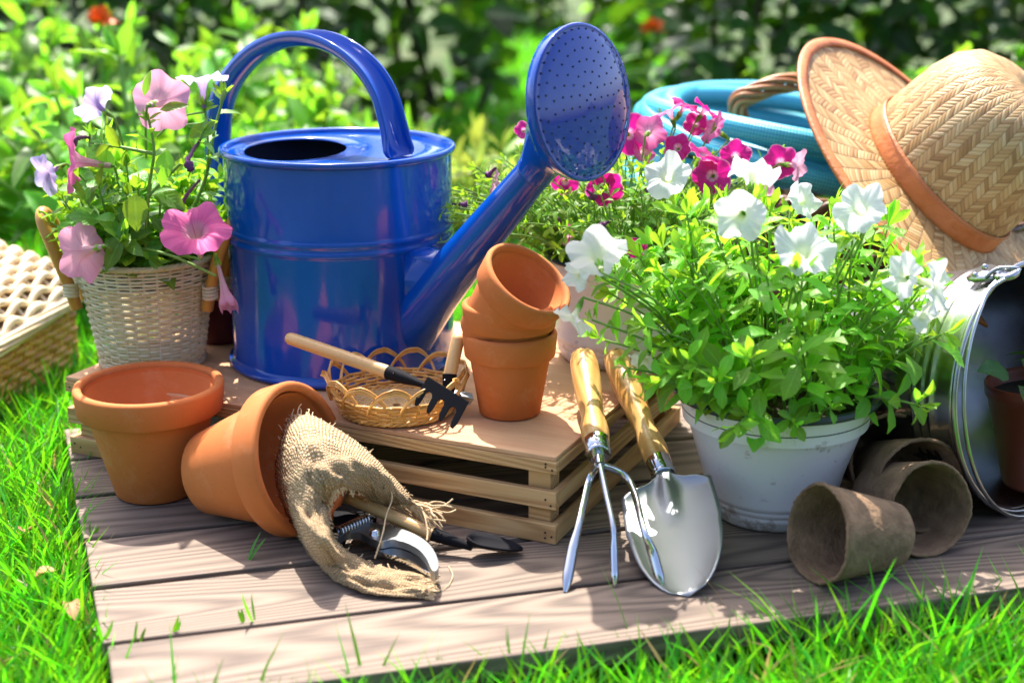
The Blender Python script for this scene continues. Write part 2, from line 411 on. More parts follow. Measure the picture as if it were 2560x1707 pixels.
def lend(n): return -.0443-(n-1.02)*.0873      # left end of the deck at offset n
def grass_patch(mb, n, xr, yr, lo, hi, wid, keep):
    X = rng.uniform(*xr, n); Y = rng.uniform(*yr, n)
    t = X*DX.x+Y*DX.y; nn = X*DN.x+Y*DN.y
    on_deck = (nn > .918) & (nn < 1.512) & (t > lend(nn)-.002)
    k = keep(X, Y) & ~on_deck
    X, Y = X[k], Y[k]; n = len(X)
    clump = .5+.5*np.sin(X*37+np.sin(Y*29)*2)*np.sin(Y*41+np.sin(X*23)*2)
    L = rng.uniform(lo, hi, n)*(.65+.35*clump)*np.where(rng.random(n) < .04, 1.3, 1)
    W = rng.uniform(.6, 1.2, n)*wid
    az = rng.uniform(0, 2*PI, n); lean = rng.uniform(.1, .75, n); bend = rng.uniform(.1, .9, n)
    fz = rng.uniform(0, 2*PI, n)
    ts = np.array([0, .35, .7, 1.0]); ws = np.array([.8, 1, .75, .05])
    a = lean[:, None]+bend[:, None]*ts[None]
    h = np.zeros((n, 4)); z = np.zeros((n, 4))
    for i in range(1, 4):
        dl = (ts[i]-ts[i-1])*L; am = (a[:, i]+a[:, i-1])/2
        h[:, i] = h[:, i-1]+dl*np.sin(am); z[:, i] = z[:, i-1]+dl*np.cos(am)
    cx = X[:, None]+h*np.cos(az)[:, None]; cy = Y[:, None]+h*np.sin(az)[:, None]
    ox = (np.cos(fz)[:, None]*ws[None]*W[:, None]/2); oy = (np.sin(fz)[:, None]*ws[None]*W[:, None]/2)
    Va = np.stack([cx-ox, cy-oy, GZ+z], -1); Vb = np.stack([cx+ox, cy+oy, GZ+z], -1)
    V = np.stack([Va, Vb], 2).reshape(-1, 3)         # n,4,2
    b = (np.arange(n)*8)[:, None, None]
    q = np.array([[2*i, 2*i+1, 2*i+3, 2*i+2] for i in range(3)])[None]+b
    mb.addq(V, q.reshape(-1, 4))
mb = MB()
al = lambda X, Y: np.ones_like(X, bool)
grass_patch(mb, 26000, (-.75, .95), (.70, 1.5), .045, .085, .0030, lambda X, Y: (X*DN.x+Y*DN.y < .93) | (X < -.2))
grass_patch(mb, 700, (.1, .75), (.95, 1.2), .09, .13, .0034, lambda X, Y: (X*DN.x+Y*DN.y < .918) & (X*DN.x+Y*DN.y > .86))
grass_patch(mb, 9000, (-.35, .9), (.80, 1.2), .045, .10, .0032, lambda X, Y: (X*DN.x+Y*DN.y < .92) & (X*DN.x+Y*DN.y > .80))
grass_patch(mb, 26000, (-1.1, -.2), (.8, 2.2), .05, .10, .0032, lambda X, Y: Y > .85+0*X)
grass_patch(mb, 30000, (-1.6, 1.6), (1.5, 3.6), .05, .10, .0042, al)
grass_patch(mb, 5000, (-.2, .6), (3.4, 7.0), .06, .12, .010, al)
tag(obj('lawn_grass', mb, m_grass), 'bright green lawn grass round the deck', 'grass', kind='stuff')
mb = MB()                                             # single blades coming up between the boards
for px, py, h in ((620, 1412, .035), (262, 1610, .03), (345, 1608, .02), (640, 1560, .04), (610, 1565, .02), (430, 1590, .02), (1130, 1500, .004), (1230, 1488, .004), (232, 1345, .02)):
    for k in range(2):
        b = G(px+random.uniform(-6, 6), py, -.004)
        leaf(mb, b, rdir(.7, 1.4), (random.uniform(-1, 1), -1, .2), h*random.uniform(.6, 1.1), .0032, .4, .1, 'ln')
tag(obj('deck_gap_grass', mb, m_grass), 'grass blades growing up between the deck boards', 'grass', kind='stuff')
mb = MB()
for px, py in ((140, 1425), (175, 1505), (60, 1330)):
    c = G(px, py, .0)
    leaf(mb, c, rdir(-.1, .2), (0, 0, 1), .022, .014, .9, .5)
m_dry = m_leaf('dry leaf', (.42, .22, .09), (.5, .25, .08), .6, .3)
tag(obj('fallen_leaves', mb, m_dry), 'dry tan leaves fallen in the grass left of the deck', 'fallen leaves', kind='stuff')

# ------------------------------------------------------------------ deck
deck = thing('wooden_deck', 'low weathered brown wooden deck of wide boards on the grass', 'deck', (0, 0, 0), (0, 0, DA))
for k in range(6):
    n0 = .92+.1*k+.0036; n1 = .92+.1*(k+1)-.0036; mb = MB()
    t0, t1 = lend(n0)+random.uniform(-.002, .002), lend(n1)+random.uniform(-.002, .002); zt = random.uniform(-.0008, .0008)
    mid = (n0+n1)/2
    v = [(t0, n0-mid, -.02), (1.3, n0-mid, -.02), (1.3, n1-mid, -.02), (t1, n1-mid, -.02), (t0, n0-mid, zt), (1.3, n0-mid, zt), (1.3, n1-mid, zt), (t1, n1-mid, zt)]
    mb.add(v, [(0,3,2,1),(4,5,6,7),(0,1,5,4),(1,2,6,5),(2,3,7,6),(3,0,4,7)])
    obj('board', mb, m_deck, deck, False, .0018, (0, mid, 0))
for t in (.06, .6, 1.15):
    mb = MB(); box(mb, (t-.02, .93, GZ+.001), (t+.02, 1.5, -.0205)); obj('bearer', mb, m_deck, deck, False)

# ------------------------------------------------------------------ crate
CA = math.radians(-24.6); CT = .081
crate = thing('wooden_crate', 'upturned slatted pale wooden crate standing on the deck as a display stand', 'crate', (.038, 1.15, 0), (0, 0, CA))
CX, CY = .536, .345
RC = Matrix.Rotation(CA, 3, 'Z'); CO = Vector((.038, 1.15, 0))
def CW(x, y, z=CT): return CO+RC @ Vector((x, y, z))
mb = MB(); box(mb, (-CX+.001, .001, .0768), (-.001, CY-.001, CT)); obj('top_panel', mb, m_ply, crate, False, .0008)
for z0, z1 in ((0, .0178), (.0322, .0486), (.0655, .0765)):
    for y0, y1 in ((0, .007), (CY-.007, CY)):
        mb = MB(); box(mb, (-CX/2, y0, z0), (CX/2, y1, z1)); obj('slat', mb, m_pine, crate, False, .0008, (-CX/2, 0, 0))
    for x0, x1 in ((-CX, -CX+.007), (-.007, 0)):
        mb = MB(); L = CY-.0145
        box(mb, (-L/2, -.0035, z0+.0003), (L/2, .0035, z1-.0003))
        o = obj('slat', mb, m_pine, crate, False, .0008, ((x0+x1)/2, CY/2, 0)); o.rotation_euler = (0, 0, PI/2)
for x in (-CX+.0085, -.0295):
    for y in (.0075, CY-.0275):
        mb = MB(); box(mb, (0, 0, 0), (.021, .020, .0766))
        o = obj('corner_post', mb, m_pine, crate, False, .0006, (x, y, 0))
nail_me = None
for x, zz in ((-.010, .071), (-.010, .074), (-.004, .069), (-.010, .041), (-.005, .036), (-.010, .010), (-.010, .005), (-.004, .007), (-CX+.006, .071), (-CX+.013, .008), (-CX+.006, .011), (-CX+.014, .039)):
    if nail_me is None:
        mb = MB(); lathe(mb, [(.0001, .0006), (.0009, .0005), (.001, -.0005)], 10); nail_me = mb.mesh('nail', m_hole)
    o = obj('nail', nail_me, None, crate, loc=(x, -.0001, zz)); o.rotation_euler = (PI/2, 0, 0)

# ------------------------------------------------------------------ terracotta pots
def pot_meshes(R, r, H, band, th):
    b = MB()
    rb = r+(R-.004*R/.068-r)*(H-band)/H
    lathe(b, [(.006, 0), (r-.002, 0), (r, .002), (rb, H-band+.001), (rb+.0005, H-.004)], 72)
    ri = R-th*1.35
    lathe(b, [(ri-.0015, H-.006), (rb-th-.0022, H-band-.002), (rb-th-.004, H-band-.004), (r-th, th), (.006, th), (.006, 0)], 72)
    m = MB()
    c = .0026
    lathe(m, [(rb+.0002, H-band), (R-.0035, H-band+.0004), (R-.002, H-band+.002), (R, H-c*1.3), (R-c*.3, H-c*.4), (R-c*1.1, H), (ri+c*.7, H), (ri+c*.1, H-c*.4), (ri-.0005, H-c*1.5), (ri-.0025, H-band+.004), (rb-th-.002, H-band-.0015)], 72)
    return b.mesh('pot_body', m_terra), m.mesh('pot_rim', m_terra)
BIG = pot_meshes(.069, .038, .108, .027, .006); SML = pot_meshes(.0438, .0285, .079, .0245, .0042)
def pot(me, label, loc, rot=(0, 0, 0)):
    t = thing('terracotta_pot', label, 'flower pot', loc, rot, 'empty terracotta pots')
    obj('body', me[0], None, t); obj('rim', me[1], None, t); return t
p1 = pot(BIG, 'large empty terracotta pot standing upright at the left end of the deck', (-.338, 1.272, .001))
def lay(contact, az, R, r, H, lift=0.0):
    """base centre and axis of a tapered pot lying on its side, its rim touching the deck at contact"""
    e = math.asin((R-r)/H); d = Vector((math.cos(az), math.sin(az), 0)); ax = d*math.cos(e)+Vector((0, 0, math.sin(e)))
    rc = Vector((contact[0], contact[1], lift))+Vector((0, 0, R*math.cos(e)))-d*(R*math.sin(e))
    return rc-ax*H, ax
b, ax = lay((-.166, 1.178), math.radians(-24), .069, .038, .108)
dup(p1, b+Vector((0, 0, .001)), axis_rot(ax, .6), 'large terracotta pot lying on its side with burlap spilling from its mouth')
SB = Vector((-.002, 1.2675, CT+.0005))
s1 = pot(SML, 'small terracotta pot at the bottom of the three pot stack on the crate', SB)
dup(s1, SB+Vector((0, 0, .0272)), (0, 0, 1.0), 'small terracotta pot nested in the middle of the three pot stack')
a3 = Vector((.50, -.36, .79)).normalized()
dup(s1, Vector((.016, 1.243, .2165))-a3*.079, axis_rot(a3, 1.9), 'small terracotta pot tilted on top of the stack beside the blue spout')

# ------------------------------------------------------------------ watering can
can_c = Vector((-.1755, 1.4455, CT+.0006)); AZ = math.radians(-40)
can = thing('watering_can', 'large glossy blue metal watering can with arched handle and long spout', 'watering can', can_c, (0, 0, AZ))
mb = MB(); Rb = .1145; HT = .221
lathe(mb, [(.02, .001), (.110, .001), (.1185, .0015), (.1195, .004), (.1185, .0065), (.1155, .008), (Rb, .012), (Rb, .128), (Rb+.0004, .130), (Rb+.0019, .1325), (Rb+.0004, .135), (Rb, .1372), (Rb+.0004, .1395), (Rb+.0019, .142), (Rb+.0004, .1445), (Rb, .147), (Rb, .2145)], 128)
obj('body', mb, m_paint, can)
mb = MB()
lathe(mb, [(Rb, .2145), (Rb+.003, .216), (Rb+.0042, .2185), (Rb+.0036, .2212), (Rb+.0012, .2222), (Rb-.0015, .2212), (Rb-.0025, .2185), (Rb-.003, .2165)], 128); obj('rim', mb, m_paint, can)
# lid with an oval opening (annulus between the rim circle and the oval)
mb = MB(); n = 128; hx, hy, ha, hb = -.046, .004, .043, .062
Vv = []; ff = []
for k in range(5):
    t = k/4
    for i in range(n):
        a = 2*PI*i/n
        po = np.array([(Rb-.002)*math.cos(a), (Rb-.002)*math.sin(a)]); wx, wy = -.043+.051*math.cos(a+AZ), .004+.068*math.sin(a+AZ)
        ph = np.array([wx*math.cos(AZ)+wy*math.sin(AZ), -wx*math.sin(AZ)+wy*math.cos(AZ)])
        p = po*(1-t)+ph*t; Vv.append((p[0], p[1], .2168 if k < 4 else .2155))
for k in range(4):
    for i in range(n): ff.append((k*n+i, k*n+(i+1) % n, (k+1)*n+(i+1) % n, (k+1)*n+i))
mb.add(Vv, ff); obj('lid', mb, m_paint, can, solid=.0012)
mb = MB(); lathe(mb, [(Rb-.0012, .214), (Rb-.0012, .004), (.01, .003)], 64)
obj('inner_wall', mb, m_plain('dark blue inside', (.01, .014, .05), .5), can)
# handle: a channel, open outwards, sweeping over the lid and down to the back of the body
hp = [(.082, .2172), (.079, .228), (.074, .248), (.063, .275), (.043, .297), (.012, .314), (-.026, .3225), (-.068, .320), (-.110, .306), (-.145, .283), (-.170, .255), (-.182, .220), (-.184, .183), (-.176, .145), (-.158, .11), (-.134, .09), (-.1135, .082)]
P2 = cr([(x, 0, z) for x, z in hp], 6)
T = np.gradient(P2, axis=0); T /= np.linalg.norm(T, axis=1)[:, None]
mb = MB(); k = len(P2); VV = []; m_ = 17
for i in range(k):
    t = T[i]; nrm = np.array([t[2], 0, -t[0]])         # outward normal in the handle plane
    if nrm @ (P2[i]-np.array([-.05, 0, .2])) < 0: nrm = -nrm
    u = i/(k-1); wf = .0155+.006*math.exp(-(u/.07)**2)*1.0
    if u < .04: wf *= .75+.25*u/.04
    dp = .013*(1-.5*math.exp(-(u/.05)**2))*(1 if u < .9 else max(.25, (1-u)*10))
    ring = []
    for j in range(9):
        a = -PI*.5*1.16+PI*1.16*j/8
        ring.append((wf*math.sin(a), -dp*math.cos(a)))
    inner = [(x*.86, y*.86+.0004) for x, y in ring[::-1]]
    for x, y in ring+inner[:8]+[inner[8]]: VV.append(P2[i]+np.array([0, x, 0])+nrm*(y+.006))
m_ = 18; ff = []
for i in range(k-1):
    for j in range(m_): ff.append((i*m_+j, (i+1)*m_+j, (i+1)*m_+(j+1) % m_, i*m_+(j+1) % m_))
mb.add(VV, ff); obj('handle', mb, m_paint, can)
# spout, its reinforcing gusset and the rose (local x = spout direction)
S0 = Vector((.085, 0, .040)); S1 = Vector((.255, 0, .222)); sd = (S1-S0).normalized()
mb = MB(); pts = [S0+(S1-S0)*t for t in np.linspace(-.12, 1, 12)]
tube(mb, pts, list(np.interp(np.linspace(-.12, 1, 12), [-.12, 0, .25, 1], [.037, .0335, .0250, .0165])), 40, cap=False)
tube(mb, [S1-sd*.002, S1-sd*.0005, S1+sd*.0015], [.0168, .0178, .0168], 32, cap=False); obj('spout', mb, m_paint, can)
mb = MB()
gs = [Vector((.100, 0, .020)), Vector((.104, 0, .127)), Vector((.135, 0, .122)), Vector((.158, 0, .128)), Vector((.150, 0, .100))]
for sgn in (1,):
    v = []; L = [(.100, .015, .030), (.100, .130, .024), (.128, .126, .020), (.150, .122, .014)]
    pr = []
    for x, z, wd in L:
        pr.append([(x, -wd, z), (x, -wd*.6, z+.004), (x, 0, z+.006), (x, wd*.6, z+.004), (x, wd, z)])
    # top sheet of the gusset
    vv = [p for row in pr[1:] for p in row]
    fq = [(i*5+j, i*5+j+1, (i+1)*5+j+1, (i+1)*5+j) for i in range(2) for j in range(4)]
    mb.add(vv, fq)
    for sg in (-1, 1):
        mb.add([(.095, sg*.031, .03), (.099, sg*.024, .130), (.128, sg*.020, .126), (.150, sg*.014, .122), (.122, sg*.021, .075)], [(0, 1, 2, 4), (2, 3, 4)] if sg > 0 else [(4, 2, 1, 0), (4, 3, 2)])
obj('spout_gusset', mb, m_paint, can, solid=.001)
RCn = Vector((.310, 0, .289)); el = math.radians(8); RN = Vector((math.cos(el), 0, math.sin(el))); RRd = .0665
def circ(c, nrm, r, n=64):
    nrm = Vector(nrm).normalized(); s = Vector((0, 1, 0)); u = nrm.cross(s).normalized()
    return [c+s*(r*math.cos(2*PI*i/n))+u*(r*math.sin(2*PI*i/n)) for i in range(n)]
mb = MB(); rings = []
for t in np.linspace(0, 1, 14):
    c = S1.lerp(RCn-RN*.010, t**.9); e = t*t*(3-2*t); nn_ = (sd*(1-e)+RN*e).normalized()
    rings.append(circ(c, nn_, .0172+(RRd-.0172)*(t**1.5)))
rings.append(circ(RCn-RN*.002, RN, RRd+.0006))
V = [tuple(p) for r_ in rings for p in r_]; n = 64
mb.add(V, [(i*n+j, i*n+(j+1) % n, (i+1)*n+(j+1) % n, (i+1)*n+j) for i in range(len(rings)-1) for j in range(n)])
rose = obj('rose', mb, m_paint, can)
mb = MB(); rr = [(RRd+.0006, -.002), (RRd+.0014, -.0008), (RRd+.0008, .0008), (RRd-.0016, .0012), (RRd-.003, .0006)]+[(RRd*q, .0004+.0075*(1-q*q)) for q in (.93, .8, .6, .4, .2, .003)]
rings = [circ(RCn+RN*z, RN, r) for r, z in rr]
V = [tuple(p) for r_ in rings for p in r_]
mb.add(V, [(i*n+j, i*n+(j+1) % n, (i+1)*n+(j+1) % n, (i+1)*n+j) for i in range(len(rings)-1) for j in range(n)])
fp = obj('face_plate', mb, m_plain('mirror blue enamel', (.001, .034, .30), (.05), Coat_Weight=.6, Coat_IOR=1.45, Specular_IOR_Level=.35, Coat_Roughness=.02), rose)
mb = MB()
for ri, cnt in ((.006, 5), (.016, 10), (.026, 16), (.036, 22), (.046, 26), (.055, 32), (.0625, 40)):
    for i in range(cnt):
        a = 2*PI*i/cnt+ri*50
        q = ri/RRd; c = RCn+RN*(.0007+.0075*(1-q*q))+Vector((0, 1, 0))*ri*math.cos(a)+RN.cross(Vector((0, 1, 0))).normalized()*ri*math.sin(a)
        pts = circ(c, RN, .00105, 8); mb.add([tuple(p) for p in pts], [tuple(range(8))])
obj('spray_holes', mb, m_hole, rose)

# ------------------------------------------------------------------ woven baskets
def weave(mb, rows, rad, z0, z1, nst, amp, rw, flat=1.3, seg=5, ph=0, wob=.0):
    for k in range(rows):
        f = k/(rows-1) if rows > 1 else 0
        z = z0+(z1-z0)*f; r = rad(f); n = nst*seg
        th = np.arange(n)*2*PI/n
        off = amp*np.cos(th*nst/2+PI*(k % 2)+ph)
        zz = z+wob*rng.uniform(-1, 1)+wob*.6*np.sin(th*3+k)
        P = np.stack([(r+off)*np.cos(th), (r+off)*np.sin(th), zz+0*th], -1)
        tube(mb, P, rw, 6, True, flat=flat)
def stakes(mb, nst, rad, z0, z1, rw, ph=0):
    for i in range(nst):
        a = 2*PI*i/nst+ph
        P = [(rad(f)*math.cos(a), rad(f)*math.sin(a), z0+(z1-z0)*f) for f in np.linspace(0, 1, 6)]
        tube(mb, P, rw, 5)
def rope(mb, r, z, rw, strands, turns, n=160, amp=None):
    amp = amp or rw
    for s in range(strands):
        th = np.arange(n)*2*PI/n; ph = turns*th+2*PI*s/strands
        P = np.stack([(r+amp*np.cos(ph))*np.cos(th), (r+amp*np.cos(ph))*np.sin(th), z+amp*np.sin(ph)], -1)
        tube(mb, P, rw, 5, True)
# white basket with bentwood handles
wb = thing('wicker_basket', 'white wicker basket with two honey coloured loop handles holding pink petunias', 'basket', (-.372, 1.425, CT+.001))
wrad = lambda f: .0515+.0165*f
mb = MB(); weave(mb, 30, wrad, .004, .107, 32, .0011, .00125, 1.1, ph=PI/2); obj('woven_wall', mb, m_white_wick, wb)
mb = MB(); stakes(mb, 32, wrad, 0, .112, .0013); obj('stake_frame', mb, m_white_wick, wb)
mb = MB(); rope(mb, .0688, .1125, .0018, 4, 20); obj('braided_rim', mb, m_white_wick, wb)
mb = MB(); rope(mb, .0515, .003, .0018, 3, 16); lathe(mb, [(.0005, .003), (.051, .003)], 40); obj('base', mb, m_white_wick, wb)
for sg, a0, nm in ((-1, PI+.05, 'l'), (1, -.12, 'r')):
    da = .22; zt = .152
    c = Vector((math.cos(a0), math.sin(a0), 0)); tn = Vector((-math.sin(a0), math.cos(a0), 0))
    pts = [c*.068+tn*.020+Vector((0, 0, .062)), c*.075+tn*.021+Vector((0, 0, .090)), c*.086+tn*.020+Vector((0, 0, .124)), c*.096+tn*.013+Vector((0, 0, .149)), c*.099+Vector((0, 0, .157)),
           c*.096-tn*.013+Vector((0, 0, .149)), c*.086-tn*.020+Vector((0, 0, .124)), c*.075-tn*.021+Vector((0, 0, .090)), c*.068-tn*.020+Vector((0, 0, .062))]
    mb = MB(); tube(mb, cr(pts, 7), .0062, 12); hd = obj('handle', mb, m_honey, wb)
    for s in (-1, 1):
        mb = MB()
        for q in range(4):
            cc = c*.0725+tn*s*.0206+Vector((0, 0, .076+q*.0036)); th = np.arange(14)*2*PI/14
            tube(mb, [tuple(cc+c*(.0071*math.cos(t))+tn*(.0071*math.sin(t))+Vector((0, 0, .001*math.sin(t)))) for t in th], .0013, 5, True, flat=1.4)
        obj('cane_binding', mb, m_white_wick, hd)
# bread basket with looped border
bb = thing('bread_basket', 'small round golden cane basket with looped open border on the crate', 'basket', (-.108, 1.2735, CT+.001))
brad = lambda f: .0515+.0085*f
mb = MB(); weave(mb, 7, brad, .003, .021, 30, .0012, .0013, 1.2, ph=.4, wob=.0004); obj('woven_wall', mb, m_gold_wick, bb)
mb = MB()
for r in np.linspace(.006, .050, 17): weave(mb, 1, lambda f, r=r: r, .003, .003, 24, .0008, .0014, 1)
for i in range(24):
    a = 2*PI*i/24; tube(mb, [(.004*math.cos(a), .004*math.sin(a), .0035), (.051*math.cos(a), .051*math.sin(a), .0035)], .001, 5)
obj('woven_base', mb, m_cane('pale base cane', (.48, .29, .11), (.66, .45, .21)), bb)
mb = MB(); NB = 13
for i in range(NB):
    a = 2*PI*i/NB; da = 2*PI/NB*1.72
    for o in (0, .0019, .0038):
        pts = []
        for t in np.linspace(0, 1, 17):
            th = a+da*t; h = math.sin(PI*t)**.75; r = .0585+.0075*h+(.0016 if t < .5 else -.0016)+o*.3
            pts.append((r*math.cos(th), r*math.sin(th), .014+(.026-o)*h))
        tube(mb, pts, .0011, 6)
obj('looped_border', mb, m_gold_wick, bb)
mb = MB(); stakes(mb, 30, brad, .001, .022, .0012, .1); rope(mb, .0518, .0035, .0016, 3, 14); obj('stake_frame', mb, m_gold_wick, bb)

# ------------------------------------------------------------------ tools
def shaft(mb, a, b, prof, n=20):       # prof: list of (fraction, radius)
    a, b = Vector(a), Vector(b)
    tube(mb, [tuple(a.lerp(b, f)) for f, _ in prof], [r for _, r in prof], n)
def local_tool(name, label, cat, a, b):
    """thing whose local z runs from a (head end) to b (handle end)"""
    a, b = Vector(a), Vector(b); t = thing(name, label, cat, a, axis_rot(b-a)); bpy.context.view_layer.update()
    t.rotation_mode = 'XYZ'; Mw = Matrix.Translation(a) @ t.rotation_euler.to_matrix().to_4x4()
    return t, Mw.inverted(), (b-a).length
big_handle = [(-.01, .0062), (.0, .0108), (.03, .0118), (.10, .0126), (.19, .0118), (.27, .0098), (.33, .0102), (.5, .0122), (.72, .0134), (.88, .0132), (.96, .0118), (.99, .009), (1.0, .004)]
def add_big_handle(t, L, Mi):
    mb = MB(); zz = [f*L for f, _ in big_handle]
    tube(mb, [(0, 0, z) for z in zz], [r for _, r in big_handle], 24); h = obj('handle', mb, m_varn, t)
    mb = MB(); up = (Mi.to_3x3() @ Vector((0, -.3, 1))); up.z = 0; up.normalize()
    c = Vector((0, 0, L*.935))+up*.0121
    s = up.cross(Vector((0, 0, 1)))
    pts = [tuple(c+s*(.0026*math.cos(a))+Vector((0, 0, 1))*(.0036*math.sin(a))-up*.0004*abs(math.cos(a))) for a in np.arange(14)*2*PI/14]
    mb.add(pts, [tuple(range(14))]); obj('hanging_hole', mb, m_hole, h)
    mb = MB(); tube(mb, [(0, 0, z) for z in (-.016, -.0155, -.002, .004)], [.0095, .0105, .0112, .0114], 24); tube(mb, [(0, 0, z) for z in (-.0165, -.0145, -.0125)], [.0098, .0117, .0098], 24); obj('ferrule', mb, m_chrome, t)
# claw cultivator
fa = Vector((.0735, 1.172, .0865)); fb = Vector((.0665, 1.297, .128))
t, Mi, L = local_tool('hand_cultivator', 'three pronged steel hand cultivator with wooden handle leaning on the crate', 'hand tool', fa, fb)
add_big_handle(t, L, Mi)
dirh = (fa-fb).normalized()
neck = fa+dirh*.03
mb = MB(); tube(mb, [tuple(Mi @ p) for p in (fa+dirh*.01, fa+dirh*.022, neck)], [.0058, .0052, .0048], 14); obj('neck', mb, m_chrome, t)
for tip, kn, jx in ((G(1413, 1480, .001), (1450, 1300, .042), -.002), (G(1537, 1467, .001), (1533, 1320, .042), 0), (G(1655, 1470, .001), (1610, 1325, .042), .002)):
    k_ = G(*kn); top = Vector((neck.x+jx, neck.y, neck.z))
    sh = G((kn[0]*.62+1510*.38), 1200, .062) if jx else (top+k_)/2
    pts = cr([top, sh, k_, (k_+tip)/2+Vector((0, .004, .003)), tip], 8)
    kk = len(pts); u = np.linspace(0, 1, kk)
    mb = MB(); tube(mb, [tuple(Mi @ Vector(p)) for p in pts], np.interp(u, [0, .6, .72, .9, 1], [.0034, .0034, .0048, .0050, .0015]), 12, flat=.75); obj('tine', mb, m_chrome, t)
# large trowel
fa = Vector((.1315, 1.203, .056)); fb = Vector((.0985, 1.335, .117)); tip = G(1722, 1490, .002)
t, Mi, L = local_tool('garden_trowel', 'steel garden trowel with turned wooden handle and broad shiny blade', 'trowel', fa, fb)
add_big_handle(t, L, Mi)
neck = fa+(fa-fb).normalized()*.016
d = (tip-neck).normalized(); LB = (tip-neck).length
side = d.cross(Vector((0, 0, 1))).normalized(); nrm = side.cross(d).normalized()
ca, sa = math.cos(-.30), math.sin(-.30)
side, nrm = side*ca-nrm*sa*-1, nrm*ca-side*sa
side = (side-d*side.dot(d)).normalized(); nrm = side.cross(d).normalized()
if nrm.z < 0: nrm = -nrm
mb = MB(); VV = []; nu, nv = 26, 21
for i in range(nu):
    u = i/(nu-1); s = -.05+1.05*u
    if u < .10: wd = .0068
    elif u < .2: wd = .0068+(.040-.0068)*((u-.10)/.10)**.8
    else:
        q = (u-.2)/.8; wd = .0405*math.sqrt(max(0, 1-max(0, (q-.35)/.65)**2.0))*(1-.03*q) if q > .35 else .040+.0015*math.sin(q/.35*PI/2)
    wd = max(wd, .0006)
    for j in range(nv):
        v = -1+2*j/(nv-1)
        dish = .010*(v*v)*min(1, wd/.03)*(1-.5*u)-.004*math.sin(PI*min(1, max(0, (u-.1)/.9)))
        rib = .0068*math.exp(-(v*wd/.0075)**2)*max(0, 1-max(0, u-.08)/.36)
        p = neck+d*(LB*s)+side*(v*wd)+nrm*(dish+rib)
        VV.append(Mi @ p)
mb.add([tuple(p) for p in VV], [(i*nv+j, i*nv+j+1, (i+1)*nv+j+1, (i+1)*nv+j) for i in range(nu-1) for j in range(nv-1)])
obj('blade', mb, m_steel, t, solid=.0014)
mb = MB(); tube(mb, [tuple(Mi @ (neck+(fa-fb).normalized()*q)) for q in (-.004, .004, .016)], [.0072, .0070, .0058], 16); obj('neck', mb, m_steel, t)
def small_tool(name, label, cat, end, fer, r=.0061):
    """short round handle from end to the ferrule start"""
    a, b = Vector(fer), Vector(end); t, Mi, L = local_tool(name, label, cat, a, b)
    mb = MB(); tube(mb, [(0, 0, L*f) for f in (0, .02, .5, .9, .97, .995, 1)], [r*.98, r, r*1.02, r, r*.95, r*.7, r*.3], 18); obj('handle', mb, m_bamboo, t)
    return t, Mi
# hand rake lying over the bread basket
e0 = PY(717, 843, 1.290); e1 = PY(975, 932, 1.240); e2 = PY(1060, 962, 1.222)
t, Mi = small_tool('hand_rake', 'small black four toothed hand rake lying across the cane basket', 'hand rake', e0, e1)
mb = MB(); tube(mb, [tuple(Mi @ e1.lerp(e2, f)) for f in (-.06, 0, .45, .8, 1.02)], [.0066, .0066, .0056, .0034, .003], 16); fr = obj('ferrule', mb, m_blk, t)
mb = MB(); c = Mi @ (e1.lerp(e2, .14)+Vector((0, -.0058, .003))); lathe(mb, [(.0001, .0014), (.001, .0011), (.0015, 0)], 10); mb.v[0] = mb.v[0]+np.array(c); obj('rivet', mb, m_chrome, fr)
tl = PY(1069, 940, 1.219); tr = PY(1172, 1004, 1.203)
ex = (tr-tl).normalized(); dn_ = PY(1032, 1009, 1.207)-tl; TLn = dn_.length; dn_.normalize()
Wd = (tr-tl).length; TL = TLn; pl = TL*.40
prof = [(0, 0), (1, 0)]
o2 = []
tw = .13
o2 += [(0, 0), (1, 0), (1, pl)]
for k in range(3, -1, -1):
    x1 = 1-(3-k)*(1-tw)/3; x0 = x1-tw
    o2 += [(x1, TL*.8), (x1-.035, TL), (x0+.035, TL), (x0-.0, TL*.8)]
    if k > 0:
        gx0 = x0; gx1 = 1-(3-k+1)*(1-tw)/3
        o2 += [(gx0-.005, pl*1.25), (gx0-.04, pl), (gx1+.04, pl), (gx1+.005, pl*1.25)]
o2 += [(0, pl)]
up_ = ex.cross(dn_).normalized()
mb = MB(); plate(mb, [Mi @ (tl+ex*(x*Wd)+dn_*y) for x, y in o2], Mi.to_3x3() @ up_, .0016)
obj('rake_head', mb, m_blk, t, False, .0004)
# small spade standing in the bread basket
e0 = PY(1147, 838, 1.275); e1 = PY(1124, 940, 1.262); e2 = PY(1120, 1000, 1.254)
t, Mi = small_tool('hand_spade', 'small spade with wooden handle standing in the cane basket behind the rake', 'hand spade', e0, e1, .0062)
mb = MB(); tube(mb, [tuple(Mi @ e1.lerp(e2, f)) for f in (-.08, 0, .5, .9)], [.0068, .0068, .0058, .005], 16); fr = obj('ferrule', mb, m_blk, t)
mb = MB(); c = Mi @ (e1.lerp(e2, .1)+Vector((-.004, -.006, .0))); lathe(mb, [(.0001, .0014), (.001, .0011), (.0015, 0)], 10); mb.v[0] = mb.v[0]+np.array(c); obj('rivet', mb, m_chrome, fr)
mb = MB(); a = e2+Vector((.004, .004, .002)); 
ou = [a+Vector((-.006, .006, 0)), a+Vector((.004, .010, .002)), a+Vector((.018, .004, .001)), PY(1184, 999, 1.25), a+Vector((.016, -.006, -.006)), a+Vector((.0, -.006, -.006))]
plate(mb, [Mi @ p for p in ou], Mi.to_3x3() @ Vector((.1, -.3, .9)), .0012); obj('blade', mb, m_steel, t, False)
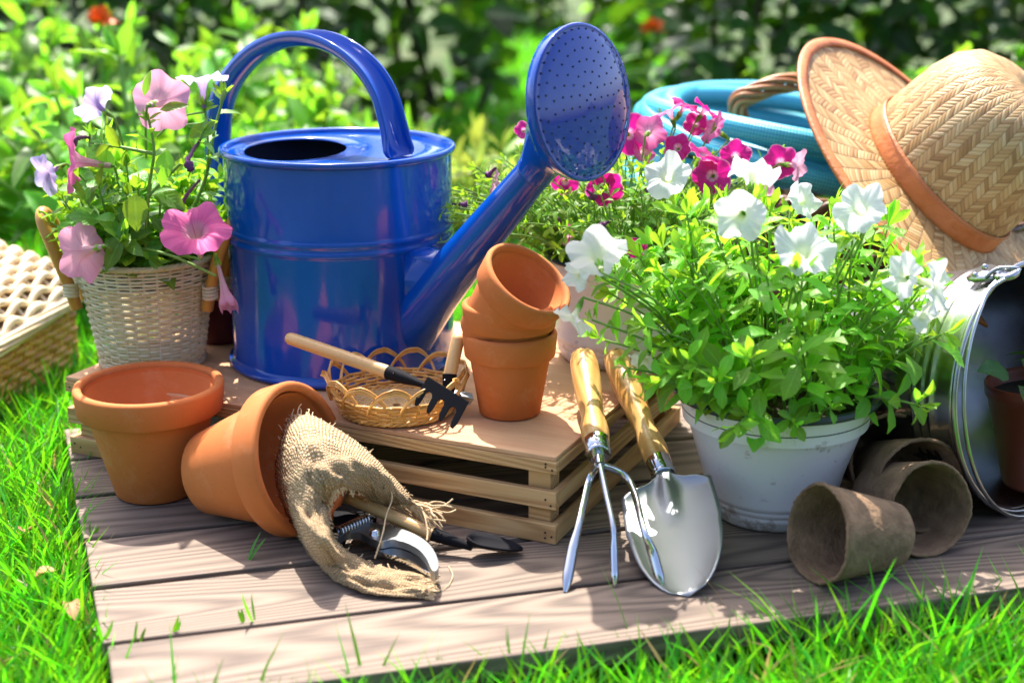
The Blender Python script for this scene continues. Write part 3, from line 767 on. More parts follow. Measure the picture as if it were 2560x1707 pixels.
# little black trowel on the deck
e0 = G(872, 1243, .034); e1 = G(1087, 1336, .0165); e2 = G(1168, 1364, .010); tp = G(1306, 1379, .002)
t, Mi = small_tool('mini_trowel', 'little black bladed trowel with wooden handle lying on the deck beside the pruner', 'hand trowel', e0, e1, .0056)
mb = MB(); tube(mb, [tuple(Mi @ e1.lerp(e2, f)) for f in (-.06, 0, .5, .95, 1.15)], [.0061, .0061, .005, .0036, .003], 16); fr = obj('ferrule', mb, m_blk, t)
mb = MB(); c = Mi @ (e1.lerp(e2, .2)+Vector((0, -.004, .004))); lathe(mb, [(.0001, .0014), (.001, .0011), (.0015, 0)], 10); mb.v[0] = mb.v[0]+np.array(c); obj('rivet', mb, m_chrome, fr)
mb = MB(); VV = []; d = (tp-e2).normalized(); sd_ = d.cross(Vector((0, 0, 1))).normalized(); LB = (tp-e2).length
for i in range(14):
    u = i/13; wd = .0135*(math.sin(min(1, u/.25)*PI/2)**.6)*(1 if u < .4 else math.sqrt(max(0.0, 1-((u-.4)/.6)**1.7))); wd = max(wd, .0005)
    for j in range(9):
        v = -1+j/4; p = e2+d*(LB*u)+sd_*(v*wd)+Vector((0, 0, .008*v*v*(1-u*.6)+.001)); VV.append(tuple(Mi @ p))
mb.add(VV, [(i*9+j, i*9+j+1, (i+1)*9+j+1, (i+1)*9+j) for i in range(13) for j in range(8)]); obj('blade', mb, m_blk, t, solid=.0012)
# pruner
C6 = lambda x, y: (650+x/3.136, 1000+y/3.136)
def flat6(pts, z): return [G(*C6(x, y), z) for x, y in pts]
pr0 = G(*C6(895, 1060), 0)
pr = thing('pruning_shears', 'metal pruning shears with curved jaws lying on the burlap', 'pruner', pr0)
def rel(P): return [p-pr0 for p in P]
def smooth2(pts, n=4): return [tuple(p) for p in cr([(x, y, 0) for x, y in pts], n, True)]
def part6(name, pts, z, th, m, n=4, bev=.0012):
    mb = MB(); plate(mb, rel(flat6([(p[0], p[1]) for p in smooth2(pts, n)], z)), (0, 0, 1), th); return obj(name, mb, m, pr, False, bev)
part6('hook_jaw', [(600, 1135), (690, 1095), (790, 1098), (870, 1140), (950, 1165), (1040, 1150), (1140, 1172), (1240, 1225), (1305, 1300), (1345, 1385), (1385, 1395), (1402, 1340), (1370, 1245), (1300, 1160), (1190, 1095), (1060, 1050), (930, 1025), (850, 1000), (760, 1010), (640, 1060)], .013, .007, m_steel, 4, .002)
part6('cutting_blade', [(905, 1195), (960, 1165), (1040, 1160), (1140, 1185), (1230, 1232), (1300, 1300), (1342, 1382), (1290, 1362), (1200, 1310), (1080, 1262), (970, 1228)], .009, .0035, m_chrome, 4, .0006)
part6('grip', [(585, 985), (600, 920), (680, 890), (800, 900), (890, 950), (915, 1000), (880, 1015), (800, 975), (690, 965)], .010, .009, m_blk, 4, .002)
part6('grip', [(560, 1180), (560, 1110), (620, 1060), (680, 1080), (660, 1140), (610, 1175)], .006, .010, m_blk, 4, .002)
mb = MB(); a = G(*C6(625, 1030), .022); b = G(*C6(850, 925), .022); ax_ = (b-a); n = 120; 
s1_ = ax_.normalized().cross(Vector((0, 0, 1))).normalized(); s2_ = s1_.cross(ax_.normalized())
tube(mb, [tuple(a+ax_*(i/n)+s1_*(.0042*math.cos(i*2*PI*10/n))+s2_*(.0042*math.sin(i*2*PI*10/n))-pr0) for i in range(n+1)], .0011, 6); obj('spring', mb, m_chrome, pr)
mb = MB(); c = G(*C6(897, 1055), .0195); lathe(mb, [(.0001, .0058), (.0036, .0056), (.0046, .0045), (.0048, 0), (.0062, 0), (.0064, -.0016)], 28); mb.v[0] = mb.v[0]+np.array(c-pr0); obj('pivot_bolt', mb, m_chrome, pr)

# ------------------------------------------------------------------ burlap
def m_burlap_f():
    m, nt = M('burlap weave'); sx, sy, _ = st_node(nt)
    v = objco(nt); jit = mth(nt, 'MULTIPLY', noise(nt, v, 90, 3), 2.5)
    a = mth(nt, 'MULTIPLY_ADD', mth(nt, 'SINE', mth(nt, 'ADD', mth(nt, 'MULTIPLY', sx, 1), jit)), .5, .5)
    b = mth(nt, 'MULTIPLY_ADD', mth(nt, 'SINE', mth(nt, 'ADD', mth(nt, 'MULTIPLY', sy, 1), jit)), .5, .5)
    h = mth(nt, 'MULTIPLY', a, b)
    col = ramp(nt, h, [(.02, (.28, .17, .08)), (.2, (.68, .50, .29)), (.7, (.86, .70, .47))])
    col = mix(nt, mth(nt, 'MULTIPLY', noise(nt, v, 40, 4), .45), col, (.56, .39, .21))
    p = pbsdf(nt, col, .95, bump(nt, h, 1.0, .0016)); t = nd(nt, 'BsdfTranslucent', {'Color': (.5, .34, .16, 1)}).outputs[0]
    fin(nt, nd(nt, 'MixShader', {0: .18, 1: p, 2: t}).outputs[0]); return m
m_burlap = m_burlap_f()
A_ = [(1045, 1268, .036), (975, 1185, .055), (890, 1105, .078), (790, 1045, .099), (728, 1045, .098), (700, 1110, .080), (690, 1200, .045), (735, 1320, .012), (810, 1425, .006), (910, 1480, .004), (1060, 1492, .003)]
Mm = [(1000, 1268, .030), (950, 1205, .062), (870, 1150, .086), (800, 1130, .096), (765, 1150, .090), (752, 1205, .074), (755, 1265, .058), (790, 1350, .045), (855, 1425, .014), (945, 1458, .006), (1066, 1472, .004)]
B_ = [(950, 1280, .020), (915, 1238, .045), (868, 1218, .068), (838, 1222, .070), (826, 1240, .062), (818, 1265, .052), (822, 1310, .044), (850, 1362, .022), (905, 1398, .009), (975, 1422, .005), (1074, 1440, .003)]
bl0 = G(830, 1300, 0)
rowsP = [cr([G(*p)-bl0 for p in R_], 9) for R_ in (A_, Mm, B_)]
K = len(rowsP[0]); W_ = 26; VV = np.zeros((K, W_, 3)); ST = np.zeros((K, W_, 2))
Lc = np.concatenate([[0], np.cumsum(np.linalg.norm(np.diff(rowsP[1], axis=0), axis=1))])
for i in range(K):
    a, m2, b = rowsP[0][i], rowsP[1][i], rowsP[2][i]
    for j in range(W_):
        t = j/(W_-1); p = a*(1-t)*(1-2*t)+m2*4*t*(1-t)+b*t*(2*t-1)
        p = p+np.array([.25, -.5, .85])*math.sin(PI*t)**.5*(.0036*math.sin(Lc[i]*95+t*5+2*math.sin(t*7))+.0034*abs(math.sin(Lc[i]*60-t*11))+.0016*math.sin(Lc[i]*210+t*23))+rng.normal(0, .00045, 3)
        p[2] = max(p[2], .0012); VV[i, j] = p; ST[i, j] = (t*190, Lc[i]*2700)
mb = MB(); q = np.array([[i*W_+j, i*W_+j+1, (i+1)*W_+j+1, (i+1)*W_+j] for i in range(K-1) for j in range(W_-1)])
mb.addq(VV.reshape(-1, 3), q, ST.reshape(-1, 2))
burl = obj('burlap_cloth', mb, m_burlap, None, True, solid=.0014, loc=bl0)
tag(burl, 'crumpled tan burlap cloth with frayed edges spilling out of the lying pot', 'burlap')
mb = MB()
def thread(p, d, L, sag=.4, r=.0005):
    p = np.array(p); d = np.array(d)/np.linalg.norm(d); P = [p]; 
    for k in range(6):
        d = d+rng.normal(0, .22, 3)+np.array([0, 0, -sag*.3]); d /= np.linalg.norm(d); p = p+d*L/6
        p[2] = max(p[2], .0012); P.append(p)
    tube(mb, cr(P, 3), r, 5)
for j in range(0, W_):
    for rep in range(4):
        thread(VV[0, j], VV[0, j]-VV[3, j]+np.array([.004, -.001, .002])+rng.normal(0, .0015, 3), random.uniform(.018, .045), .45, .00075)
        thread(VV[-1, j], VV[-1, j]-VV[-4, j], random.uniform(.003, .010), .2)
for i in range(0, K):
    for rep in range(2):
        if i < 34: thread(VV[i, 0], VV[i, 0]-VV[i, 2]+rng.normal(0, .002, 3), random.uniform(.002, .006), .2, .0004)
        thread(VV[i, -1], VV[i, -1]-VV[i, -3]+rng.normal(0, .002, 3), random.uniform(.003, .009), .5, .0004)
for i in range(28, 62): thread(VV[i, 0], VV[i, 0]-VV[i, 2]+np.array([.0, .0, .004]), random.uniform(.004, .016), .2, .0005)
o = obj('frayed_edge', mb, m_thread, burl)
mb = MB(); lp = [G(*C6(880, 520), .075), G(*C6(990, 600), .065), G(*C6(1035, 760), .045), G(*C6(990, 900), .034), G(*C6(960, 1050), .026), G(*C6(900, 1240), .010)]
tube(mb, cr([p-bl0 for p in lp], 6), .0007, 6)
obj('loose_thread', mb, m_thread, burl); mb = MB()
lp = [G(*C6(880, 520), .075), G(*C6(860, 580), .07), G(*C6(780, 640), .065), G(*C6(640, 690), .07)]
tube(mb, cr([p-bl0 for p in lp], 6), .0008, 6)
obj('loose_thread', mb, m_thread, burl); mb = MB()
lp = [G(*C6(1480, 1300), .001), G(*C6(1510, 1380), .001), G(*C6(1450, 1470), .001), G(*C6(1300, 1500), .002)]
tube(mb, cr([p-bl0 for p in lp], 6), .0004, 5)
obj('loose_thread', mb, m_thread, burl)
mb = MB()
for k in range(160):
    x, y = random.uniform(690, 1330), random.uniform(870, 1230); p = G(*C6(x, y), .0015); s = random.uniform(.0008, .0022)
    v = [p+Vector((random.uniform(-s, s), random.uniform(-s, s), random.uniform(0, s))) for _ in range(5)]
    mb.add([tuple(q) for q in v], [(0, 1, 2), (1, 2, 3), (2, 3, 4), (0, 3, 4), (0, 1, 4)])
for k in range(14):
    p = CW(random.uniform(-.42, -.05), random.uniform(.03, .2), CT+.0008); s = .0012
    v = [p+Vector((random.uniform(-s, s), random.uniform(-s, s), random.uniform(0, s))) for _ in range(5)]
    mb.add([tuple(q) for q in v], [(0, 1, 2), (1, 2, 3), (2, 3, 4), (0, 3, 4), (0, 1, 4)])
tag(obj('soil_crumbs', mb, m_simple('crumb', (.06, .035, .02), (.3, .2, .12), 200, .9)), 'scattered crumbs of soil round the pruner', 'soil', kind='stuff')

# ------------------------------------------------------------------ petunias
def petunia(parent, P, nrm, R, mat, tube_len=1.0, closed=0.0, wav=1.0):
    """trumpet flower: P centre of the face, nrm the way it looks; returns the end of its tube (parent space)"""
    P = Vector(P); nrm = Vector(nrm).normalized(); q = nrm.to_track_quat('Z', 'Y'); sp = random.uniform(0, 6.28)
    m_, ph = 50, random.uniform(0, 6)
    rr = [.09, .10, .13, .19, .30, .48, .68, .86, 1.0]; zz = [-1.05, -.75, -.45, -.24, -.11, -.04, -.005, -.01, -.05]
    th = np.arange(m_+1)*2*PI/m_
    V = []; st = []
    ph2 = [random.uniform(0, 6) for _ in range(3)]
    for r, z in zip(rr, zz):
        if z < 0: z *= tube_len if r < .25 else 1
        e = max(0, (r-.25)/.75)
        lob = 1+.11*e*e*(np.abs(np.cos(2.5*th+ph))*1.9-1.2)
        rip = wav*e*e*(.10*np.cos(5*th+ph*2+.6)+.07*np.sin(3*th+ph2[0])+.05*np.sin(11*th+ph2[1])+.03*np.sin(17*th+ph2[2]))
        ra = R*r*lob*(1-closed*e); za = R*(z+rip+closed*e*.9-.12*e*e*np.sin(th+ph2[1])*wav)
        V.append(np.stack([ra*np.cos(th), ra*np.sin(th), za], -1)); st.append(np.stack([np.full(m_+1, r), th/(2*PI)+ph/(2*PI)*0], -1))
    V = np.array(V).reshape(-1, 3); st = np.array(st).reshape(-1, 2); n = m_+1
    Mq = np.array((q.to_matrix() @ Matrix.Rotation(sp, 3, 'Z')))
    V = V @ Mq.T+np.array(P)
    mb = MB(); mb.addq(V, np.array([[i*n+j, i*n+j+1, (i+1)*n+j+1, (i+1)*n+j] for i in range(len(rr)-1) for j in range(m_)]), st)
    o = obj('flower', mb, mat, parent)
    end = P-nrm*(R*1.05*tube_len)
    mb = MB()
    for k in range(5):
        a = q @ Vector((math.cos(k*1.257), math.sin(k*1.257), 0))
        leaf(mb, end+a*.0012, nrm*.9+a*.35, -a, min(.013, R*.5), .0035, -.3, .2, 'ln')
    tube(mb, [tuple(end-nrm*.004), tuple(end), tuple(end+nrm*.005)], [.0009, .0022, .0026], 8)
    obj('calyx', mb, m_white_leaf, o)
    return end-nrm*.004
def arc(a, b, lift=.3, n=10, droop=None):
    a, b = Vector(a), Vector(b); L = (b-a).length
    m2 = a*.55+b*.45+Vector((0, 0, L*lift))
    return cr([a, m2, b], n//2)
def wilted(parent, P, d, L, r=.0022):
    d = np.array(Vector(d).normalized()); P = np.array(P); pts = [P]
    for k in range(7): d = d+rng.normal(0, .2, 3)+np.array([0, 0, -.12]); d /= np.linalg.norm(d); pts.append(pts[-1]+d*L/7)
    mb = MB(); pt = cr(pts, 3); u = np.linspace(0, 1, len(pt)); rad = r*(.5+.6*u+.9*np.exp(-((u-.85)/.12)**2))*(1+.25*np.sin(u*40)); rad[-1] = r*.3
    tube(mb, pt, rad, 8); s = mb.st[0]; s[:, 0] = np.repeat(u, 8)
    obj('wilted_flower', mb, m_wilt, parent)
def sprig(ml, ms, pts, r0, r1, nl, L, W, shape='ob', tipn=5, start=.2, spread=.9):
    pts = np.asarray(pts); k = len(pts); tube(ms, pts, np.linspace(r0, r1, k), 6)
    ang = random.uniform(0, 6)
    T = np.gradient(pts, axis=0)
    for i in range(nl):
        f = start+(1-start)*(i+random.random()*.6)/nl; x = min(f*(k-1), k-1.001); i0 = int(x); p = pts[i0]+(pts[i0+1]-pts[i0])*(x-i0)
        t = T[i0]/np.linalg.norm(T[i0]); ang += 2.4
        a = np.cross(t, [.3, .2, .9]); a /= np.linalg.norm(a)+1e-9; b = np.cross(t, a)
        o = a*math.cos(ang)+b*math.sin(ang)
        sc = random.uniform(.65, 1.15)*(1-.35*f)
        dd = t*(.35+.3*random.random())+o*spread+np.array([0, 0, .12])
        leaf(ml, p, dd, t+np.array([0, 0, .4])+rng.normal(0, .2, 3), L*sc, W*sc, random.uniform(.2, 1.3), random.uniform(.1, .6), shape)
    for i in range(tipn):
        t = T[-1]/np.linalg.norm(T[-1]); dd = t*.8+rng.normal(0, .45, 3)
        leaf(ml, pts[-1], dd, rng.normal(0, 1, 3), L*random.uniform(.3, .55), W*random.uniform(.25, .45), .4, .3, shape)

def white_pot(t, R, r, H, steps=True):
    mb = MB()
    pf = [(.002, .004), (r-.012, .004), (r-.010, 0), (r-.002, 0), (r, .003)]
    if steps: pf += [(r+.0014, .007), (r+.0028, .009), (r+.0034, .013), (r+.0030, .0142), (r+.0042, .0154), (r+.0050, .019), (r+.0046, .0202), (r+.0058, .0214), (r+.0066, .025), (r+.0066, .0275)]
    pf += [(r+(R-.010-r)*.35, H*.36), (r+(R-.0078-r)*.72, H*.70), (R-.004, H-.006), (R-.004, H-.004)]
    lathe(mb, pf, 96); lathe(mb, [(R-.008, H-.004), (R-.011, H-.03)], 96); b = obj('pot', mb, m_whitep, t)
    mb = MB(); lathe(mb, [(R-.0075, H-.0065), (R-.001, H-.006), (R+.0004, H-.004), (R-.0002, H-.0008), (R-.002, H), (R-.007, H-.0008), (R-.009, H-.003), (R-.0095, H-.02)], 96); obj('rim', mb, m_rimgrey, b)
    mb = MB(); lathe(mb, [(R-.0095, H-.014), ((R-.01)*.7, H-.009), ((R-.01)*.4, H-.011), (.001, H-.008)], 40, wob=lambda r_, z_, th: (r_, z_+.002*np.sin(th*7+r_*200)+.0015*np.sin(th*17))); obj('soil', mb, m_soil, t)

# front pot with white petunias
c0 = Vector((.2375, 1.2265, .0008)); wp = thing('potted_petunia', 'white plastic pot with grey rim full of white petunias standing on the deck', 'potted plant', c0, None, 'white pots of petunias')
white_pot(wp, .094, .054, .121)
ml, ms = MB(), MB()
for k in range(100):
    a = random.uniform(0, 2*PI); r = .078*math.sqrt(random.random()); b = Vector((r*math.cos(a), r*math.sin(a), .110))
    f = random.random()**.6; R2 = .035+.115*f
    a2 = a+random.uniform(-.4, .4)
    h = .115*math.sqrt(max(.03, 1-(R2/.155)**2))+random.uniform(-.035, .038)+.034
    e = Vector((R2*math.cos(a2)*1.06-.008, R2*math.sin(a2)*.82, .112+h))
    if e.y < -.07: e.z -= .02
    sprig(ml, ms, arc(b, e, .12, 10), .0013, .0009, random.randint(8, 11), .046, .0195)
for px, py, Y, b in ((1480, 800, 1.17, (-.06, -.02, .115)), (1570, 920, 1.15, (-.07, -.03, .112)), (2290, 770, 1.2, (.07, 0, .115)), (1500, 690, 1.19, (-.06, .0, .12)), (2300, 640, 1.27, (.06, .02, .12)), (1720, 540, 1.24, (-.03, .02, .12)), (2150, 660, 1.27, (.05, .02, .12))):
    sprig(ml, ms, arc(b, PY(px, py, Y)-c0, .10, 10), .0016, .001, 10, .031, .013)
for px, py, Y in ((1985, 1060, 1.118), (1870, 1040, 1.125), (2080, 1020, 1.13), (1760, 980, 1.14), (2150, 950, 1.16)):
    e = PY(px, py, Y)-c0; sprig(ml, ms, arc((e.x*.8, e.y*.75, .113), e, .15, 8), .0012, .0009, 6, .026, .012)
obj('foliage', ml, m_white_leaf, wp)
W6 = [(1668, 440, 1.24, (-.2, .3, .8), 58), (1885, 430, 1.2, (.2, .7, -.4), 62), (1850, 540, 1.17, (-.3, -.2, .8), 66), (2012, 625, 1.15, (.0, .55, .75), 78), (2150, 520, 1.17, (-.35, .35, .7), 66),
      (2255, 690, 1.14, (-.75, .2, .45), 62), (2345, 715, 1.13, (.65, -.25, .45), 70), (1490, 630, 1.16, (-.1, .55, -.75), 76), (1432, 800, 1.165, (-.35, -.75, .3), 52), (1610, 905, 1.19, (-.3, -.6, .5), 42),
      (2310, 795, 1.13, (.5, -.2, .7), 44), (2010, 500, 1.29, (.3, .2, .7), 48), (2095, 590, 1.26, (.2, .1, .9), 40), (1440, 690, 1.19, (-.7, -.2, .4), 40)]
for px, py, Y, nv_, R in W6:
    P = PY(px, py, Y)-c0; e = petunia(wp, P, CV(*nv_), R/3600*Y*1.06, m_whitef, 1.0, .05, 1.7)
    b = Vector((P.x*.35, P.y*.35, .12)); tube(ms, arc(b, e, .15, 10), .0011, 6)
obj('stems', ms, m_stem, wp)

# rear pot with magenta petunias, on the crate
c1 = Vector((.113, 1.4475, CT+.0008)); mp = thing('potted_petunia', 'white pot of magenta and pink petunias standing at the back of the crate', 'potted plant', c1, None, 'white pots of petunias')
white_pot(mp, .080, .062, .112)
ml, ms = MB(), MB()
for k in range(260):
    a = random.uniform(0, 2*PI); r = .065*math.sqrt(random.random()); b = Vector((r*math.cos(a), r*math.sin(a), .102))
    R2 = .03+.125*random.random()**.6; a2 = a+random.uniform(-.4, .4)
    h = .095*math.sqrt(max(.02, 1-(R2/.165)**2))+random.uniform(-.03, .015)
    e = Vector((R2*math.cos(a2)*(1.1 if math.cos(a2) > 0 else 1.38), R2*math.sin(a2)*.85, .10+h+.012))
    sprig(ml, ms, arc(b, e, .12, 8), .0011, .0007, random.randint(7, 11), .021, .0075)
for px, py, Y, b in ((1160, 470, 1.42, (-.05, .0, .10)), (1155, 560, 1.42, (-.06, -.02, .10)), (1300, 380, 1.44, (-.04, 0, .11)), (1190, 420, 1.47, (-.05, .0, .11)), (1950, 380, 1.46, (.06, 0, .11)), (1650, 290, 1.46, (.0, 0, .11)), (1780, 330, 1.45, (.03, 0, .11)), (1250, 520, 1.40, (-.05, -.02, .1))):
    sprig(ml, ms, arc(b, PY(px, py, Y)-c1, .08, 10), .0013, .0008, 12, .022, .008)
obj('foliage', ml, m_rear_leaf, mp)
W7 = [(1310, 325, 1.44, (.1, .1, .9), 23, m_mag), (1572, 335, 1.44, (.0, -.1, .9), 50, m_mag), (1625, 330, 1.43, (.2, .2, -.6), 40, m_mpink), (1672, 275, 1.45, (-.3, .8, .1), 36, m_mpink), (1715, 262, 1.46, (.4, .6, .3), 38, m_mag),
      (1765, 270, 1.46, (.5, .7, .1), 34, m_mag), (1782, 320, 1.45, (-.5, .3, .2), 40, m_mpink), (1694, 368, 1.43, (-.2, .1, .9), 34, m_mag), (1840, 390, 1.41, (.05, .05, 1), 38, m_mag), (1762, 385, 1.41, (.3, .6, .4), 42, m_mag),
      (1780, 440, 1.40, (-.2, -.1, .9), 48, m_mag), (1512, 470, 1.40, (.0, -.3, .8), 46, m_mag), (1500, 430, 1.41, (.3, .1, -.5), 40, m_mpink), (1412, 455, 1.41, (-.2, -.3, .8), 34, m_mag), (1950, 405, 1.43, (-.3, .1, .8), 42, m_mag),
      (2000, 415, 1.42, (.6, -.1, .3), 42, m_pale), (1592, 622, 1.34, (-.2, -.2, .9), 28, m_mag), (1420, 585, 1.36, (-.6, .3, .2), 28, m_mpink), (1235, 455, 1.42, (-.7, .2, .2), 32, m_pale), (1610, 380, 1.44, (.4, .2, .5), 30, m_mpink),
      (1905, 470, 1.42, (.2, -.3, .6), 34, m_pale), (1740, 310, 1.47, (-.1, .1, .8), 30, m_mag)]
for px, py, Y, nv_, R, mt in W7:
    P = PY(px, py, Y)-c1; e = petunia(mp, P, CV(*nv_), R/3600*Y*1.04, mt)
    b = Vector((P.x*.4, P.y*.4, .105)); tube(ms, arc(b, e, .12, 10), .0009, 6)
for px, py, Y in ((1130, 510, 1.41), (1395, 545, 1.39), (1465, 475, 1.38), (1610, 460, 1.38), (1530, 550, 1.36), (1330, 500, 1.39), (1640, 570, 1.36), (1240, 420, 1.42)):
    wilted(mp, PY(px, py, Y)-c1, rdir(-1, .3), .016)
obj('stems', ms, m_stem, mp)

# pink petunia growing in the white basket
c2 = Vector((-.372, 1.425, CT+.001)); lp_ = thing('petunia_plant', 'tall pink and lavender petunia growing out of the white wicker basket', 'flowering plant', c2)
mb = MB(); lathe(mb, [(.001, .094), (.03, .092), (.0640, .090)], 32); obj('soil', mb, m_soil, lp_)
ml, ms = MB(), MB()
for k in range(84):
    a = random.uniform(0, 2*PI); r = .045*math.sqrt(random.random()); b = Vector((r*math.cos(a), r*math.sin(a), .09))
    R2 = .02+.062*random.random(); h = random.uniform(.04, .15)*(1-.3*R2/.08)
    e = Vector((R2*math.cos(a)*1.15, R2*math.sin(a), .092+h*.9))
    sprig(ml, ms, arc(b, e, .1, 10), .0014, .0009, random.randint(5, 8), .041, .0235, 'ov', 4)
for px, py, Y in ((310, 600, 1.34), (420, 560, 1.35), (290, 540, 1.35), (240, 560, 1.37), (370, 480, 1.38), (460, 600, 1.36)):
    e = PY(px, py, Y)-c2; sprig(ml, ms, arc((e.x*.4, e.y*.4, .08), e, .2, 10), .0015, .001, 7, .038, .021, 'ov', 3)
for pts in ([(360, 690, 1.38), (372, 480, 1.36), (385, 380, 1.35), (372, 300, 1.35)], [(420, 640, 1.40), (505, 470, 1.41), (520, 380, 1.41), (512, 265, 1.41)], [(430, 650, 1.40), (512, 450, 1.42), (535, 330, 1.42), (560, 240, 1.42)],
            [(370, 490, 1.36), (440, 420, 1.37), (490, 370, 1.38), (508, 330, 1.38)], [(385, 385, 1.355), (300, 368, 1.36), (250, 362, 1.37)], [(330, 620, 1.4), (285, 480, 1.41), (230, 410, 1.42), (225, 335, 1.42)], [(290, 560, 1.40), (255, 400, 1.42), (262, 330, 1.42)]):
    sprig(ml, ms, cr([PY(*p)-c2 for p in pts], 6), .0019, .0012, 7, .034, .014, 'ov', 5, .25)
for px, py, Y, dx, dy, L, W in ((338, 540, 1.345, .05, -1, .036, .026), (305, 650, 1.34, -.5, -.9, .036, .018), (285, 430, 1.38, -.6, .6, .038, .024), (385, 470, 1.37, .5, -.3, .038, .022), (400, 275, 1.345, 1, .25, .028, .010), (360, 240, 1.35, .25, 1, .026, .008), (420, 430, 1.36, -.2, -1, .036, .018), (255, 550, 1.36, -1, .2, .036, .02), (475, 345, 1.39, .8, .6, .03, .014)):
    leaf(ml, PY(px, py+ (L*1500 if dy < -.5 else 0)*-1, Y)-c2, CV(dx, dy, .15), CV(.1, .3, .9), L, W, .5, .25)
obj('foliage', ml, m_left_leaf, lp_)
W8 = [(405, 255, 1.365, (.12, .25, -.95), 72, m_pale), (176, 400, 1.36, (-.93, .12, .25), 78, m_pink), (110, 437, 1.37, (-.55, -.45, .65), 50, m_lav), (232, 258, 1.40, (-.75, .5, -.25), 50, m_lav),
      (505, 193, 1.405, (-.02, .95, .22), 60, m_lav), (203, 632, 1.335, (-.72, -.12, -.55), 74, m_pale), (487, 572, 1.315, (.02, .60, .75), 84, m_pink)]
for px, py, Y, nv_, R, mt in W8:
    P = PY(px, py, Y)-c2; e = petunia(lp_, P, CV(*nv_), R/3600*Y*1.04, mt, 1.15)
    b = Vector((P.x*.3, P.y*.3, max(.08, P.z-.06))); tube(ms, arc(b, e, .12, 10), .0012, 6)
wilted(lp_, PY(500, 350, 1.38)-c2, CV(-.3, -.8, .2), .045, .0022); wilted(lp_, PY(500, 450, 1.38)-c2, CV(-.6, -.6, .2), .04, .0024); wilted(lp_, PY(225, 345, 1.42)-c2, CV(-.9, .3, .2), .022, .003)
P = PY(490, 690, 1.335)-c2; petunia(lp_, PY(566, 745, 1.33)-c2, CV(.25, -.85, .2), .020, m_pale, 2.0, .62)
tube(ms, cr([PY(350, 620, 1.36)-c2, PY(430, 640, 1.34)-c2, PY(540, 690, 1.335)-c2], 8), .0014, 6)
for px, py, Y in ((565, 222, 1.42), (240, 330, 1.42)):
    mb = MB(); a = PY(px, py, Y)-c2; tube(mb, [tuple(a+CV(-.35, -1, 0)*.016), tuple(a+CV(-.35, -1, 0)*.010), tuple(a+CV(-.3, -1, 0)*.004), tuple(a)], [.001, .0026, .0028, .0008], 8); obj('bud', mb, m_stem, lp_)
obj('stems', ms, m_stem, lp_)

# burgundy nursery pot between basket and can
bp = thing('nursery_pot', 'dark burgundy plastic pot between the white basket and the blue can', 'plant pot', (-.317, 1.515, CT+.0006))
mb = MB(); lathe(mb, [(.002, .003), (.028, .003), (.030, 0), (.034, 0), (.0345, .004), (.043, .085), (.0455, .086), (.046, .096), (.044, .097), (.042, .094), (.034, .01), (.002, .008)], 56); obj('body', mb, m_burg, bp)
mb = MB(); lathe(mb, [(.001, .088), (.041, .086)], 24); obj('soil', mb, m_soil, bp)

# ------------------------------------------------------------------ wicker hamper lid lying in the grass on the left
def weave_plane(mb, ox, ux, uy, un, nx, ny, sx, sy, rw, rs):
    for j in range(ny):
        P = []
        for i in range(nx*6+1):
            x = i/6; z = .0022*math.cos(PI*x+PI*(j % 2)); P.append(ox+ux*(x*sx)+uy*(j*sy+.0006*math.sin(i*.7+j))+un*z)
        tube(mb, [tuple(p) for p in P], rw*random.uniform(.85, 1.15), 6)
    for i in range(nx+1):
        tube(mb, [tuple(ox+ux*(i*sx)), tuple(ox+ux*(i*sx)+uy*(ny*sy))], rs, 6)
ho = G(-140, 905, -.02); hw = thing('wicker_hamper', 'pale cream willow hamper tipped over in the grass at the left edge', 'basket', ho)
ux = (PY(200, 735, 1.70)-PY(0, 868, 1.52)).normalized(); uy = (PY(60, 560, 1.86)-PY(0, 868, 1.52)).normalized(); uy = (uy-ux*uy.dot(ux)).normalized(); un = ux.cross(uy)
if un.z < 0: un = -un
o0 = PY(0, 868, 1.52)-ux*.16-ho; LX, LY = .385, .26
def lid_pt(a, b):                       # a along the border, b across; rolled down at the edges
    e = min(1, max(0, b/.05)); e2 = min(1, max(0, (LX-a)/.05)); ro = math.sin(e*PI/2); r2 = math.sin(e2*PI/2)
    return o0+ux*(a-.01*(1-r2))+uy*b+un*(.030*ro*r2-.004)
mb = MB()
for j in range(24):
    P = []
    for i in range(15*6+1):
        a_ = i/6*.0257; P.append(tuple(lid_pt(a_, .012+j*.0104+.0006*math.sin(i*.7+j))+un*(.0042*math.cos(PI*i/6+PI*(j % 2)))))
    tube(mb, P, .0052*random.uniform(.85, 1.15), 6)
for i in range(16): tube(mb, [tuple(lid_pt(i*.0257, b_)-un*.001) for b_ in np.linspace(0, .255, 12)], .0026, 6)
obj('woven_lid', mb, m_tray_wick, hw)
mb = MB()
for k in range(9):
    ph = k*2*PI/9
    tube(mb, [tuple(o0+ux*x+uy*(.004+.0075*math.cos(ph+x*9))+un*(-.004+.0075*math.sin(ph+x*9))) for x in np.linspace(-.01, LX, 26)], .0031, 6)
    tube(mb, [tuple(o0+ux*(LX+.0065*math.cos(ph+x*9))+uy*x+un*(-.004+.0065*math.sin(ph+x*9))) for x in np.linspace(0, .25, 18)], .0031, 6)
obj('border', mb, m_tray_wick, hw)
mb = MB(); wo = o0+uy*.025-un*.012; wo.z = .004; wu = Vector((ux.x, ux.y, 0)).normalized()
weave_plane(mb, wo, wu, Vector((0, .05, 1)), Vector((wu.y, -wu.x, 0)), 21, 8, .0175, .0088, .0046, .0038); obj('woven_wall', mb, m_gold_wick, hw)
